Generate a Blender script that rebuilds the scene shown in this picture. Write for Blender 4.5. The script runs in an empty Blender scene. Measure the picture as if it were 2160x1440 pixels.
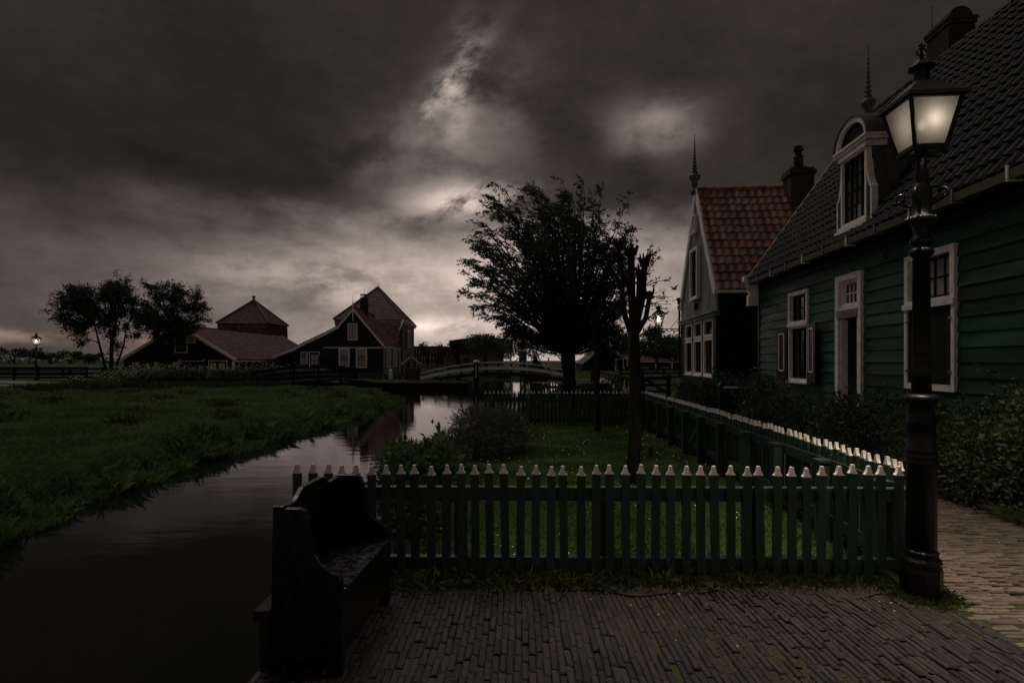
import bpy, math, random
import numpy as np
from mathutils import Vector, Matrix

random.seed(7)
RNG = np.random.default_rng(11)
sc = bpy.context.scene
col = sc.collection
R = math.radians

# ------------------------------------------------------------------ camera
CAM_H = 1.6
cam = bpy.data.cameras.new('camera')
cam.sensor_width = 36.0
cam.lens = 20.0
cam.shift_y = 40.0 / 2160.0
cam.clip_start = 0.05
cam.clip_end = 5000.0
cam_o = bpy.data.objects.new('camera', cam)
cam_o.location = (0, 0, CAM_H)
cam_o.rotation_euler = (R(90), 0, 0)
col.objects.link(cam_o)
sc.camera = cam_o

# ------------------------------------------------------------------ view
sc.view_settings.view_transform = 'Standard'
sc.view_settings.look = 'None'
sc.view_settings.exposure = 0.0
sc.view_settings.gamma = 1.0
sc.view_settings.use_curve_mapping = False
sc.cycles.use_denoising = True
sc.cycles.max_bounces = 6
sc.cycles.transparent_max_bounces = 12
sc.cycles.sample_clamp_indirect = 3.0

# ------------------------------------------------------------------ world (heavy storm cloud over a dim sky)
SUN_AZ, SUN_EL = -30.0, 58.0            # degrees left of straight ahead / above the horizon
world = bpy.data.worlds.new('World')
sc.world = world
world.use_nodes = True
world.cycles.sampling_method = 'MANUAL'
world.cycles.sample_map_resolution = 256
wt = world.node_tree
wt.nodes.clear()
def WN(t, **k):
    n = wt.nodes.new(t)
    for a, b in k.items():
        setattr(n, a, b)
    return n
def wput(sock, v):
    if isinstance(v, bpy.types.NodeSocket):
        wt.links.new(v, sock)
    else:
        sock.default_value = v
def wm(op, a, b=0.0, c=0.0, clamp=False):
    n = WN('ShaderNodeMath', operation=op, use_clamp=clamp)
    for i, v in enumerate((a, b, c)):
        wput(n.inputs[i], v)
    return n.outputs[0]
def wsmooth(v, lo, hi):
    n = WN('ShaderNodeMapRange', interpolation_type='SMOOTHSTEP')
    wput(n.inputs['Value'], v); n.inputs['From Min'].default_value = lo; n.inputs['From Max'].default_value = hi
    return n.outputs[0]
def wvec(x, y, z=0.0):
    n = WN('ShaderNodeCombineXYZ')
    for i, v in enumerate((x, y, z)):
        wput(n.inputs[i], v)
    return n.outputs[0]
def wnoise(vec, scale, detail=8.0, rough=0.55, dist=0.0):
    n = WN('ShaderNodeTexNoise')
    wt.links.new(vec, n.inputs['Vector'])
    n.inputs['Scale'].default_value = scale; n.inputs['Detail'].default_value = detail
    n.inputs['Roughness'].default_value = rough; n.inputs['Distortion'].default_value = dist
    return n.outputs['Fac']
tc = WN('ShaderNodeTexCoord')
sep = WN('ShaderNodeSeparateXYZ'); wt.links.new(tc.outputs['Generated'], sep.inputs[0])
dx, dy, dz = sep.outputs
AZ = wm('ARCTAN2', dx, dy)
EL = wm('ARCSINE', dz)
zz = wm('ADD', wm('MAXIMUM', dz, 0.0), 0.16)
plane = wvec(wm('DIVIDE', dx, zz), wm('DIVIDE', dy, zz), 0.3)
Nbig = wnoise(plane, 0.85, 4.0, 0.5, 0.6)
Nmid = wnoise(plane, 2.3, 4.0, 0.58, 0.5)
Nfine = wnoise(wvec(wm('MULTIPLY', AZ, 1.0), wm('MULTIPLY', EL, 2.1), 1.7), 6.5, 9.0, 0.58, 0.15)
Nstr = wnoise(wvec(wm('MULTIPLY', AZ, 1.0), wm('MULTIPLY', EL, 5.0), 4.2), 3.6, 7.0, 0.55, 0.1)
Nbil = wnoise(wvec(wm('MULTIPLY', AZ, 1.0), wm('MULTIPLY', EL, 1.6), 8.1), 6.5, 9.0, 0.56, 0.12)
Nwisp = wnoise(wvec(wm('SUBTRACT', AZ, wm('MULTIPLY', EL, 0.8)), wm('MULTIPLY', EL, 1.3), 2.9), 9.0, 9.0, 0.60, 0.12)
def gauss(az, el, sa, se, tilt=0.0):
    a = wm('SUBTRACT', AZ, R(az)); e = wm('SUBTRACT', EL, R(el))
    if tilt:
        a = wm('SUBTRACT', a, wm('MULTIPLY', e, tilt))
    q = wm('ADD', wm('POWER', wm('ABSOLUTE', wm('DIVIDE', a, R(sa))), 2.0),
                  wm('POWER', wm('ABSOLUTE', wm('DIVIDE', e, R(se))), 2.0))
    return wm('EXPONENT', wm('MULTIPLY', q, -0.5))
elw = wm('ADD', EL, wm('ADD', wm('MULTIPLY', wm('SUBTRACT', Nbig, 0.5), 0.15), wm('MULTIPLY', wm('SUBTRACT', Nfine, 0.5), 0.09)))
t_deck = wsmooth(elw, R(9.0), R(15.0))
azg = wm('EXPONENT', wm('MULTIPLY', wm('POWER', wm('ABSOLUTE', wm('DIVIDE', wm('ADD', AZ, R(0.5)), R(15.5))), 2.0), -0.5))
low = wm('ADD', wm('ADD', 0.064, wm('MULTIPLY', wsmooth(wm('ABSOLUTE', AZ), R(48), R(90)), 0.20)), wm('MULTIPLY', azg, 0.47))  # brighter low sky added beside and behind the view to light camera-facing surfaces
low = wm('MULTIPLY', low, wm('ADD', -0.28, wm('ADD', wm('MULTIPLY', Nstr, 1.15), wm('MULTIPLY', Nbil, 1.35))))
deck = wm('MULTIPLY', 0.0285, wm('ADD', -0.30, wm('ADD', wm('MULTIPLY', Nbig, 1.9), wm('MULTIPLY', Nmid, 0.6))))
zen = wm('ADD', 1.0, wm('MULTIPLY', wsmooth(EL, R(34), R(72)), 3.0))
deck = wm('MULTIPLY', wm('MAXIMUM', deck, 0.009), zen)
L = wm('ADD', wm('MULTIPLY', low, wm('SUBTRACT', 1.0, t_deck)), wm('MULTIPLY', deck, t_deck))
brk = wsmooth(Nfine, 0.42, 0.60)
brk2 = wsmooth(Nbil, 0.30, 0.64)
brk3 = wsmooth(Nwisp, 0.40, 0.58)
def add_blob(Lx, g, amp, mod):
    return wm('ADD', Lx, wm('MULTIPLY', wm('MULTIPLY', g, mod), amp))
L = add_blob(L, gauss(-5.2, 15.6, 3.2, 1.1, 0.8), 0.75, brk3)          # rim of light over the willow
L = add_blob(L, gauss(-7.6, 24.4, 1.1, 3.0, 0.95), 0.38, brk3)          # rising wisp
L = add_blob(L, gauss(-5.4, 25.0, 1.0, 3.0, 0.1), 0.26, brk3)
L = add_blob(L, gauss(-6.0, 20.5, 4.6, 4.6, 0.5), 0.17, brk2)
L = add_blob(L, gauss(-11.5, 20.5, 3.0, 1.8, 1.2), 0.045, brk2)
L = add_blob(L, gauss(14.4, 21.8, 2.8, 1.5), 0.26, brk2)
L = add_blob(L, gauss(2.0, 12.0, 20.0, 5.0), 0.030, brk2)
L = add_blob(L, gauss(-7.5, 3.4, 5.5, 0.6), 0.5, brk3)
L = add_blob(L, gauss(-17.0, 7.8, 6.5, 1.7), 0.36, brk)
L = add_blob(L, gauss(-2.0, 10.5, 6.0, 2.2), 0.07, brk)
L = wm('MULTIPLY', L, wm('SUBTRACT', 1.0, wm('MULTIPLY', gauss(-27.0, 19.0, 13.0, 5.5), 0.36)))
L = add_blob(L, gauss(-40.0, 1.9, 7.0, 0.40), 0.20, brk)
L = wm('SUBTRACT', L, wm('MULTIPLY', gauss(-19.8, 6.9, 1.6, 2.0), wm('MULTIPLY', L, 0.45)))
tint = WN('ShaderNodeMix', data_type='RGBA')
wput(tint.inputs[0], gauss(-40.0, 1.9, 7.0, 0.45))
tint.inputs[6].default_value = (1.0, 0.815, 0.715, 1)
tint.inputs[7].default_value = (1.22, 0.84, 0.68, 1)
Ndet = wnoise(wvec(AZ, wm('MULTIPLY', EL, 1.7), 5.5), 21.0, 8.0, 0.6, 0.1)
L = wm('MULTIPLY', L, wm('ADD', 0.62, wm('MULTIPLY', Ndet, 0.76)))
vm = WN('ShaderNodeVectorMath', operation='SCALE')
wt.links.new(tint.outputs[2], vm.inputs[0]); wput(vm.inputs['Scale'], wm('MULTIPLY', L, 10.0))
sky = WN('ShaderNodeTexSky', sky_type='NISHITA')
sky.sun_disc = False
sky.sun_elevation = R(SUN_EL)
sky.sun_rotation = R(SUN_AZ)
mixs = WN('ShaderNodeMix', data_type='RGBA')
mixs.inputs[0].default_value = 0.004
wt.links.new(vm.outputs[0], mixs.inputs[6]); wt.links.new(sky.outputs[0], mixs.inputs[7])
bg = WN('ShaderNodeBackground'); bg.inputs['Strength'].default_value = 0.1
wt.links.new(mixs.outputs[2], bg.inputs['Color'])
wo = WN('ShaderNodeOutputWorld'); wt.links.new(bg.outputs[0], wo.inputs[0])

# ------------------------------------------------------------------ sun (veiled by cloud)
sun = bpy.data.lights.new('sun', 'SUN')
sun.energy = 0.65
sun.angle = R(30)
sun.color = (1.0, 0.92, 0.83)
sun_o = bpy.data.objects.new('sun', sun)
d = Vector((math.sin(R(SUN_AZ)) * math.cos(R(SUN_EL)), math.cos(R(SUN_AZ)) * math.cos(R(SUN_EL)), math.sin(R(SUN_EL))))
sun_o.rotation_euler = d.to_track_quat('Z', 'Y').to_euler()
sun_o.location = d * 200
col.objects.link(sun_o)

# ================================================================== helpers
MATS = {}
def mat(name, c, rough=0.75, var=0.3, scale=6.0, bump=0.0, bscale=30.0, rnd=0.0, spec=0.4, metal=0.0,
        stretch=(1, 1, 1), c2=None, world_co=False, bdist=0.01, trans=0.0, rough_var=0.0):
    if name in MATS:
        return MATS[name]
    m = bpy.data.materials.new(name); m.use_nodes = True
    nt = m.node_tree; N = nt.nodes; Lk = nt.links
    p = N['Principled BSDF']
    p.inputs['Roughness'].default_value = rough
    p.inputs['Metallic'].default_value = metal
    p.inputs['Specular IOR Level'].default_value = spec
    if world_co:
        g = N.new('ShaderNodeNewGeometry'); co = g.outputs['Position']
    else:
        t = N.new('ShaderNodeTexCoord'); co = t.outputs['Object']
    mp = N.new('ShaderNodeMapping'); mp.inputs['Scale'].default_value = stretch
    Lk.new(co, mp.inputs['Vector'])
    nz = N.new('ShaderNodeTexNoise'); nz.inputs['Scale'].default_value = scale; nz.inputs['Detail'].default_value = 6
    nz.inputs['Roughness'].default_value = 0.62
    Lk.new(mp.outputs[0], nz.inputs['Vector'])
    mx = N.new('ShaderNodeMix'); mx.data_type = 'RGBA'
    ca = [max(0, v * (1 - var)) for v in c[:3]] + [1]
    cb = list(c2[:3]) + [1] if c2 else [min(1, v * (1 + var)) for v in c[:3]] + [1]
    mx.inputs[6].default_value = ca; mx.inputs[7].default_value = cb
    cr = N.new('ShaderNodeMapRange'); cr.inputs['From Min'].default_value = 0.3; cr.inputs['From Max'].default_value = 0.7
    Lk.new(nz.outputs['Fac'], cr.inputs['Value']); Lk.new(cr.outputs[0], mx.inputs[0])
    out = mx.outputs[2]
    if rnd > 0:
        g2 = N.new('ShaderNodeNewGeometry'); oi = N.new('ShaderNodeObjectInfo')
        ad = N.new('ShaderNodeMath'); ad.operation = 'ADD'
        Lk.new(g2.outputs['Random Per Island'], ad.inputs[0]); Lk.new(oi.outputs['Random'], ad.inputs[1])
        fr = N.new('ShaderNodeMath'); fr.operation = 'FRACT'; Lk.new(ad.outputs[0], fr.inputs[0])
        mr = N.new('ShaderNodeMapRange'); mr.inputs['To Min'].default_value = 1 - rnd; mr.inputs['To Max'].default_value = 1 + rnd
        Lk.new(fr.outputs[0], mr.inputs['Value'])
        ml = N.new('ShaderNodeVectorMath'); ml.operation = 'SCALE'
        Lk.new(out, ml.inputs[0]); Lk.new(mr.outputs[0], ml.inputs['Scale'])
        hs = N.new('ShaderNodeHueSaturation'); Lk.new(ml.outputs[0], hs.inputs['Color'])
        f2 = N.new('ShaderNodeMath'); f2.operation = 'MULTIPLY'; f2.inputs[1].default_value = 7.31; Lk.new(fr.outputs[0], f2.inputs[0])
        f3 = N.new('ShaderNodeMath'); f3.operation = 'FRACT'; Lk.new(f2.outputs[0], f3.inputs[0])
        m2 = N.new('ShaderNodeMapRange'); m2.inputs['To Min'].default_value = 1 - rnd * 0.8; m2.inputs['To Max'].default_value = 1 + rnd * 0.5
        Lk.new(f3.outputs[0], m2.inputs['Value']); Lk.new(m2.outputs[0], hs.inputs['Saturation'])
        out = hs.outputs[0]
    Lk.new(out, p.inputs['Base Color'])
    if rough_var:
        rr = N.new('ShaderNodeMapRange'); rr.inputs['From Min'].default_value = 0.35; rr.inputs['From Max'].default_value = 0.65
        rr.inputs['To Min'].default_value = max(0.03, rough - rough_var); rr.inputs['To Max'].default_value = min(1, rough + rough_var)
        Lk.new(nz.outputs['Fac'], rr.inputs['Value']); Lk.new(rr.outputs[0], p.inputs['Roughness'])
    if bump > 0:
        nb = N.new('ShaderNodeTexNoise'); nb.inputs['Scale'].default_value = bscale; nb.inputs['Detail'].default_value = 5
        Lk.new(mp.outputs[0], nb.inputs['Vector'])
        b = N.new('ShaderNodeBump'); b.inputs['Strength'].default_value = bump; b.inputs['Distance'].default_value = bdist
        Lk.new(nb.outputs['Fac'], b.inputs['Height']); Lk.new(b.outputs[0], p.inputs['Normal'])
    if trans > 0:
        tr = N.new('ShaderNodeBsdfTranslucent'); Lk.new(out, tr.inputs['Color'])
        ms = N.new('ShaderNodeMixShader'); ms.inputs[0].default_value = trans
        Lk.new(p.outputs[0], ms.inputs[1]); Lk.new(tr.outputs[0], ms.inputs[2])
        Lk.new(ms.outputs[0], N['Material Output'].inputs[0])
    MATS[name] = m
    return m

def tag(o, label=None, cat=None, group=None, kind=None):
    if label: o['label'] = label
    if cat: o['category'] = cat
    if group: o['group'] = group
    if kind: o['kind'] = kind
    return o
def empty(name, loc=(0, 0, 0), rz=0.0, label=None, cat=None, group=None):
    o = bpy.data.objects.new(name, None)
    o.empty_display_size = 0.1
    o.location = loc; o.rotation_euler = (0, 0, rz)
    col.objects.link(o)
    return tag(o, label, cat, group)
def link_mesh(name, me, m, parent=None, smooth=False):
    if m is not None and not me.materials:
        me.materials.append(m)
    o = bpy.data.objects.new(name, me)
    col.objects.link(o)
    if parent is not None:
        o.parent = parent
    if smooth:
        me.polygons.foreach_set('use_smooth', [True] * len(me.polygons))
    return o
def np_mesh(name, V, F):
    """V (n,3), F (m,k) all faces with the same number of corners"""
    V = np.asarray(V, dtype=np.float32); F = np.asarray(F, dtype=np.int32)
    me = bpy.data.meshes.new(name)
    me.vertices.add(len(V)); me.vertices.foreach_set('co', V.ravel())
    k = F.shape[1]
    me.loops.add(F.size); me.loops.foreach_set('vertex_index', F.ravel())
    me.polygons.add(len(F))
    me.polygons.foreach_set('loop_start', np.arange(0, F.size, k, dtype=np.int32))
    me.polygons.foreach_set('loop_total', np.full(len(F), k, dtype=np.int32))
    me.update(calc_edges=True)
    return me

class MB:
    def __init__(self):
        self.v = []; self.f = []
    def add(self, vs, fs):
        n = len(self.v)
        self.v += [tuple(p) for p in vs]
        self.f += [tuple(i + n for i in q) for q in fs]
        return self
    def box(self, x0, x1, y0, y1, z0, z1, T=None):
        vs = [(x, y, z) for z in (z0, z1) for y in (y0, y1) for x in (x0, x1)]
        if T: vs = [T(*p) for p in vs]
        return self.add(vs, [(0, 2, 3, 1), (4, 5, 7, 6), (0, 1, 5, 4), (2, 6, 7, 3), (0, 4, 6, 2), (1, 3, 7, 5)])
    def hexa(self, b, t):
        """bottom 4 points, top 4 points (same winding)"""
        return self.add(list(b) + list(t), [(3, 2, 1, 0), (4, 5, 6, 7), (0, 1, 5, 4), (1, 2, 6, 5), (2, 3, 7, 6), (3, 0, 4, 7)])
    def prism(self, poly, f, a, b):
        """poly of 2-D points, f(p, q, t) maps to 3-D, extruded t=a..b"""
        n = len(poly)
        vs = [f(p, q, a) for p, q in poly] + [f(p, q, b) for p, q in poly]
        fs = [tuple(range(n))[::-1], tuple(range(n, 2 * n))]
        fs += [(i, (i + 1) % n, n + (i + 1) % n, n + i) for i in range(n)]
        return self.add(vs, fs)
    def bar(self, a, b, w, h, up=(0, 0, 1)):
        a = Vector(a); b = Vector(b); dd = (b - a).normalized(); u = Vector(up)
        s = dd.cross(u)
        if s.length < 1e-4: s = dd.cross(Vector((1, 0, 0)))
        s.normalize(); u = s.cross(dd)
        s *= w / 2; u *= h / 2
        return self.hexa([a - s - u, a + s - u, a + s + u, a - s + u], [b - s - u, b + s - u, b + s + u, b - s + u])
    def tube(self, pts, rad, n=8, cap=True):
        pts = [Vector(p) for p in pts]
        if not hasattr(rad, '__len__'): rad = [rad] * len(pts)
        base = len(self.v); prev = None
        for i, p in enumerate(pts):
            if i == 0: t = pts[1] - pts[0]
            elif i == len(pts) - 1: t = pts[-1] - pts[-2]
            else: t = pts[i + 1] - pts[i - 1]
            t = t.normalized() if t.length > 1e-9 else Vector((0, 0, 1))
            ref = prev if prev is not None else (Vector((1, 0, 0)) if abs(t.x) < 0.9 else Vector((0, 1, 0)))
            a = (ref - t * ref.dot(t))
            a = a.normalized() if a.length > 1e-6 else t.orthogonal().normalized()
            prev = a; b = t.cross(a)
            for k in range(n):
                th = 2 * math.pi * k / n
                self.v.append(tuple(p + (a * math.cos(th) + b * math.sin(th)) * rad[i]))
        for i in range(len(pts) - 1):
            for k in range(n):
                k2 = (k + 1) % n
                self.f.append((base + i * n + k, base + i * n + k2, base + (i + 1) * n + k2, base + (i + 1) * n + k))
        if cap:
            self.f.append(tuple(base + k for k in range(n))[::-1])
            e = base + (len(pts) - 1) * n
            self.f.append(tuple(e + k for k in range(n)))
        return self
    def lathe(self, prof, n=16, c=(0, 0), rot=0.0, sx=1.0, sy=1.0):
        base = len(self.v)
        for r, z in prof:
            for k in range(n):
                th = 2 * math.pi * k / n + rot
                self.v.append((c[0] + math.cos(th) * r * sx, c[1] + math.sin(th) * r * sy, z))
        for i in range(len(prof) - 1):
            for k in range(n):
                k2 = (k + 1) % n
                self.f.append((base + i * n + k, base + i * n + k2, base + (i + 1) * n + k2, base + (i + 1) * n + k))
        self.f.append(tuple(base + k for k in range(n))[::-1])
        e = base + (len(prof) - 1) * n
        self.f.append(tuple(e + k for k in range(n)))
        return self
    def mesh(self, name):
        me = bpy.data.meshes.new(name); me.from_pydata(self.v, [], self.f); me.update()
        return me
    def build(self, name, m, parent=None, smooth=False, bevel=0.0):
        o = link_mesh(name, self.mesh(name), m, parent, smooth)
        if bevel:
            b = o.modifiers.new('bevel', 'BEVEL'); b.width = bevel; b.segments = 2; b.limit_method = 'ANGLE'
        return o

def smooth_by_angle(o, deg=40):
    me = o.data
    me.polygons.foreach_set('use_smooth', [True] * len(me.polygons))
    me.set_sharp_from_angle(angle=R(deg))
    return o

# ------------------------------------------------------------------ materials
m_white = mat('painted_white_wood', (0.82, 0.77, 0.72), 0.6, 0.22, 7, 0.25, 60, spec=0.3)
m_tip = mat('white_paint_tip', (0.80, 0.75, 0.70), 0.5, 0.12, 12, 0.2, 80)
m_fence = mat('green_fence_paint', (0.023, 0.050, 0.028), 0.45, 0.35, 9, 0.35, 70, rnd=0.25, stretch=(1, 1, .25))
m_board = mat('green_clapboard_paint', (0.013, 0.078, 0.044), 0.5, 0.50, 2.2, 0.45, 26, rnd=0.36, stretch=(1, 0.35, 2.2), c2=(0.034, 0.105, 0.068), rough_var=0.12, spec=0.2)
m_gable = mat('grey_green_gable_paint', (0.17, 0.20, 0.175), 0.6, 0.3, 3, 0.3, 30, rnd=0.15, stretch=(1, 3, .3), spec=0.2)
m_black = mat('black_tarred_wood', (0.010, 0.013, 0.012), 0.6, 0.35, 5, 0.3, 40, rnd=0.3, spec=0.12)
m_blackg = mat('blackish_green_clapboard', (0.010, 0.022, 0.020), 0.5, 0.35, 5, 0.3, 40, rnd=0.25, spec=0.12)
m_greyboard = mat('weathered_grey_boards', (0.13, 0.12, 0.105), 0.8, 0.5, 3, 0.4, 30, rnd=0.4)
m_red = mat('dark_red_shutter_paint', (0.018, 0.005, 0.005), 0.45, 0.3, 6, 0.2, 50)
m_tile_r = mat('red_clay_pantile', (0.20, 0.082, 0.056), 0.75, 0.55, 9, 0.4, 40, rnd=0.38, c2=(0.25, 0.115, 0.082))
m_tile_r2 = mat('old_red_brown_pantile', (0.125, 0.054, 0.040), 0.8, 0.5, 3, 0.4, 20, rnd=0.35)
m_tile_b = mat('black_glazed_pantile', (0.0085, 0.0085, 0.009), 0.5, 0.5, 9, 0.3, 40, rnd=0.35, rough_var=0.12, spec=0.06)
m_iron = mat('black_cast_iron', (0.006, 0.006, 0.0065), 0.36, 0.4, 12, 0.35, 60, spec=0.3)
m_zinc = mat('weathered_zinc', (0.20, 0.19, 0.17), 0.6, 0.45, 6, 0.2, 30)
m_gutter = mat('mossy_gutter_paint', (0.27, 0.25, 0.20), 0.7, 0.5, 8, 0.3, 30, c2=(0.16, 0.16, 0.09))
m_verge = mat('mossy_verge_board', (0.17, 0.18, 0.11), 0.8, 0.4, 8, 0.3, 30)
m_brickc = mat('sooty_chimney_brick', (0.022, 0.016, 0.014), 0.9, 0.45, 9, 0.4, 40, rnd=0.4)
m_mortar = mat('dark_mortar', (0.03, 0.028, 0.026), 0.95, 0.3, 20, 0.3, 60)
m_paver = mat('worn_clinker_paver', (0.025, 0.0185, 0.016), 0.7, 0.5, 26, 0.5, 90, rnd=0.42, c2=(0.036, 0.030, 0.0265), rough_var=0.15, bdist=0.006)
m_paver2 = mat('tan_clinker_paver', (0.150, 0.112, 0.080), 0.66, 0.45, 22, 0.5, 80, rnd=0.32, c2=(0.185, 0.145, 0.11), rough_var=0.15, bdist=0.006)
m_sand = mat('mossy_joint_sand', (0.036, 0.034, 0.018), 0.95, 0.5, 18, 0.5, 60, c2=(0.055, 0.060, 0.016), world_co=True)
m_bark = mat('dark_bark', (0.018, 0.016, 0.013), 0.9, 0.5, 14, 0.8, 30, stretch=(1, 1, .3), c2=(0.045, 0.043, 0.033), bdist=0.02, spec=0.12)
m_twig = mat('twig_bark', (0.030, 0.026, 0.020), 0.9, 0.3, 8)
m_wet = mat('wet_black_bench_paint', (0.005, 0.005, 0.0055), 0.34, 0.4, 26, 0.18, 34, spec=0.45, rough_var=0.16, bdist=0.008)
m_timber = mat('dark_wet_timber', (0.020, 0.017, 0.014), 0.6, 0.5, 6, 0.4, 30, rnd=0.3, stretch=(1, 1, .4), spec=0.12)
m_rail = mat('weathered_dark_rail', (0.016, 0.015, 0.013), 0.7, 0.4, 6, 0.3, 30, spec=0.12)
m_palewood = mat('pale_bridge_rail', (0.80, 0.74, 0.67), 0.7, 0.3, 4, 0.2, 20)
m_willow = mat('willow_leaf', (0.060, 0.085, 0.042), 0.55, 0.25, 2, rnd=0.4, trans=0.35, spec=0.12)
m_leafd = mat('dark_tree_leaf', (0.045, 0.068, 0.030), 0.6, 0.25, 1, rnd=0.4, trans=0.3, spec=0.12)
m_bush = mat('shrub_leaf', (0.060, 0.092, 0.036), 0.5, 0.3, 2, rnd=0.5, trans=0.2, spec=0.12)
m_yew = mat('yew_needle', (0.115, 0.15, 0.080), 0.65, 0.3, 3, rnd=0.45, trans=0.15, c2=(0.16, 0.155, 0.095), spec=0.12)
m_broad = mat('broad_garden_leaf', (0.085, 0.140, 0.050), 0.45, 0.25, 3, rnd=0.35, trans=0.25, spec=0.12)
m_hedge = mat('hedge_leaf', (0.055, 0.10, 0.032), 0.6, 0.3, 3, rnd=0.4, trans=0.2, spec=0.12)
m_grass = mat('grass_blade', (0.095, 0.205, 0.052), 0.55, 0.35, 0.7, rnd=0.45, trans=0.3, world_co=True, c2=(0.135, 0.225, 0.062), spec=0.12)
m_grassb = mat('bank_grass_blade', (0.145, 0.255, 0.080), 0.55, 0.45, 0.35, rnd=0.45, trans=0.3, world_co=True, c2=(0.18, 0.28, 0.095), spec=0.12)
m_weed = mat('verge_weed', (0.050, 0.085, 0.026), 0.55, 0.35, 2, rnd=0.5, trans=0.3, c2=(0.10, 0.11, 0.04), spec=0.12)
m_parsley = mat('cow_parsley_green', (0.070, 0.125, 0.036), 0.6, 0.35, 0.6, rnd=0.5, trans=0.3, world_co=True, spec=0.12)
m_umbel = mat('cream_umbel_flower', (0.50, 0.52, 0.34), 0.7, 0.2, 3, rnd=0.3, trans=0.2)
m_daisy = mat('daisy_white', (0.80, 0.78, 0.72), 0.6, 0.1, 3)
m_ground = mat('grassy_soil', (0.045, 0.080, 0.022), 0.95, 0.45, 0.9, 0.6, 14, world_co=True, c2=(0.055, 0.082, 0.028), bdist=0.05, spec=0.12)
m_soil = mat('bare_soil', (0.028, 0.022, 0.016), 0.95, 0.5, 6, 0.6, 30, world_co=True)
m_road = mat('pale_asphalt_road', (0.16, 0.14, 0.13), 0.75, 0.25, 2, 0.3, 40, world_co=True)
m_pinkpath = mat('pinkish_brick_path', (0.20, 0.145, 0.12), 0.8, 0.25, 6, 0.3, 30, world_co=True)
m_dark = mat('dark_interior', (0.004, 0.004, 0.005), 0.9, 0.2, 3)
m_curtain = mat('net_curtain', (0.34, 0.31, 0.29), 0.9, 0.35, 14, stretch=(1, 3, .6), c2=(0.46, 0.42, 0.39))
m_curtain_r = mat('faded_red_curtain', (0.16, 0.075, 0.065), 0.9, 0.35, 9, stretch=(4, 1, .4))
m_plaque = mat('grey_stone_plaque', (0.22, 0.20, 0.19), 0.85, 0.3, 12, 0.3, 40)
m_slate = mat('lead_sheet', (0.075, 0.072, 0.068), 0.55, 0.5, 5, 0.2, 14, stretch=(1, 1, .35))
m_greenbox = mat('green_painted_box', (0.02, 0.07, 0.04), 0.5, 0.2, 4)
m_brown = mat('brown_board', (0.050, 0.024, 0.020), 0.7, 0.3, 5, 0.2, 20)
m_concrete = mat('pale_panel', (0.24, 0.215, 0.20), 0.85, 0.2, 2, 0.1, 10)
m_darkroof = mat('dark_ribbed_roof', (0.028, 0.023, 0.022), 0.6, 0.3, 3)
m_feather = mat('dark_feather', (0.02, 0.02, 0.02), 0.8, 0.2, 20)
m_stump = mat('grey_post_wood', (0.05, 0.045, 0.04), 0.9, 0.4, 8, 0.4, 30)

def glass_mat(name, c=(0.012, 0.014, 0.014), rough=0.08):
    m = bpy.data.materials.new(name); m.use_nodes = True
    p = m.node_tree.nodes['Principled BSDF']
    p.inputs['Base Color'].default_value = (*c, 1); p.inputs['Roughness'].default_value = rough
    p.inputs['Specular IOR Level'].default_value = 0.5
    t = m.node_tree.nodes.new('ShaderNodeTexCoord'); n = m.node_tree.nodes.new('ShaderNodeTexNoise'); n.inputs['Scale'].default_value = 3.0
    b = m.node_tree.nodes.new('ShaderNodeBump'); b.inputs['Strength'].default_value = 0.06; b.inputs['Distance'].default_value = 0.05
    m.node_tree.links.new(t.outputs['Object'], n.inputs['Vector']); m.node_tree.links.new(n.outputs['Fac'], b.inputs['Height'])
    m.node_tree.links.new(b.outputs[0], p.inputs['Normal'])
    return m
m_glass = glass_mat('old_window_glass')
def thin_glass(name, trans_w, tint=(1, 1, 1), frost=(0.9, 0.86, 0.8), gloss=0.04):
    m = bpy.data.materials.new(name); m.use_nodes = True
    nt = m.node_tree; N = nt.nodes; N.remove(N['Principled BSDF'])
    tr = N.new('ShaderNodeBsdfTransparent'); tr.inputs['Color'].default_value = (*tint, 1)
    tl = N.new('ShaderNodeBsdfTranslucent')
    tcn = N.new('ShaderNodeTexCoord'); nz = N.new('ShaderNodeTexNoise'); nz.inputs['Scale'].default_value = 14; nz.inputs['Detail'].default_value = 6
    nt.links.new(tcn.outputs['Object'], nz.inputs['Vector'])
    mx = N.new('ShaderNodeMix'); mx.data_type = 'RGBA'
    mx.inputs[6].default_value = (*[v * .8 for v in frost], 1); mx.inputs[7].default_value = (*frost, 1)
    nt.links.new(nz.outputs['Fac'], mx.inputs[0]); nt.links.new(mx.outputs[2], tl.inputs['Color'])
    ms = N.new('ShaderNodeMixShader'); ms.inputs[0].default_value = trans_w
    nt.links.new(tl.outputs[0], ms.inputs[1]); nt.links.new(tr.outputs[0], ms.inputs[2])
    gl = N.new('ShaderNodeBsdfGlossy'); gl.inputs['Roughness'].default_value = 0.25
    m2 = N.new('ShaderNodeMixShader'); m2.inputs[0].default_value = gloss
    nt.links.new(ms.outputs[0], m2.inputs[1]); nt.links.new(gl.outputs[0], m2.inputs[2])
    nt.links.new(m2.outputs[0], N['Material Output'].inputs[0])
    return m
m_frost = thin_glass('frosted_lamp_glass', 0.03, frost=(0.16, 0.15, 0.14))
m_clearlamp = thin_glass('clear_lamp_glass', 0.72)
def emit(name, c, s):
    m = bpy.data.materials.new(name); m.use_nodes = True
    nt = m.node_tree; nt.nodes.remove(nt.nodes['Principled BSDF'])
    e = nt.nodes.new('ShaderNodeEmission'); e.inputs['Color'].default_value = (*c, 1); e.inputs['Strength'].default_value = s
    nt.links.new(e.outputs[0], nt.nodes['Material Output'].inputs[0])
    return m
m_bulb = emit('warm_lamp_bulb', (1.0, 0.80, 0.58), 6.0)
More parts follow.
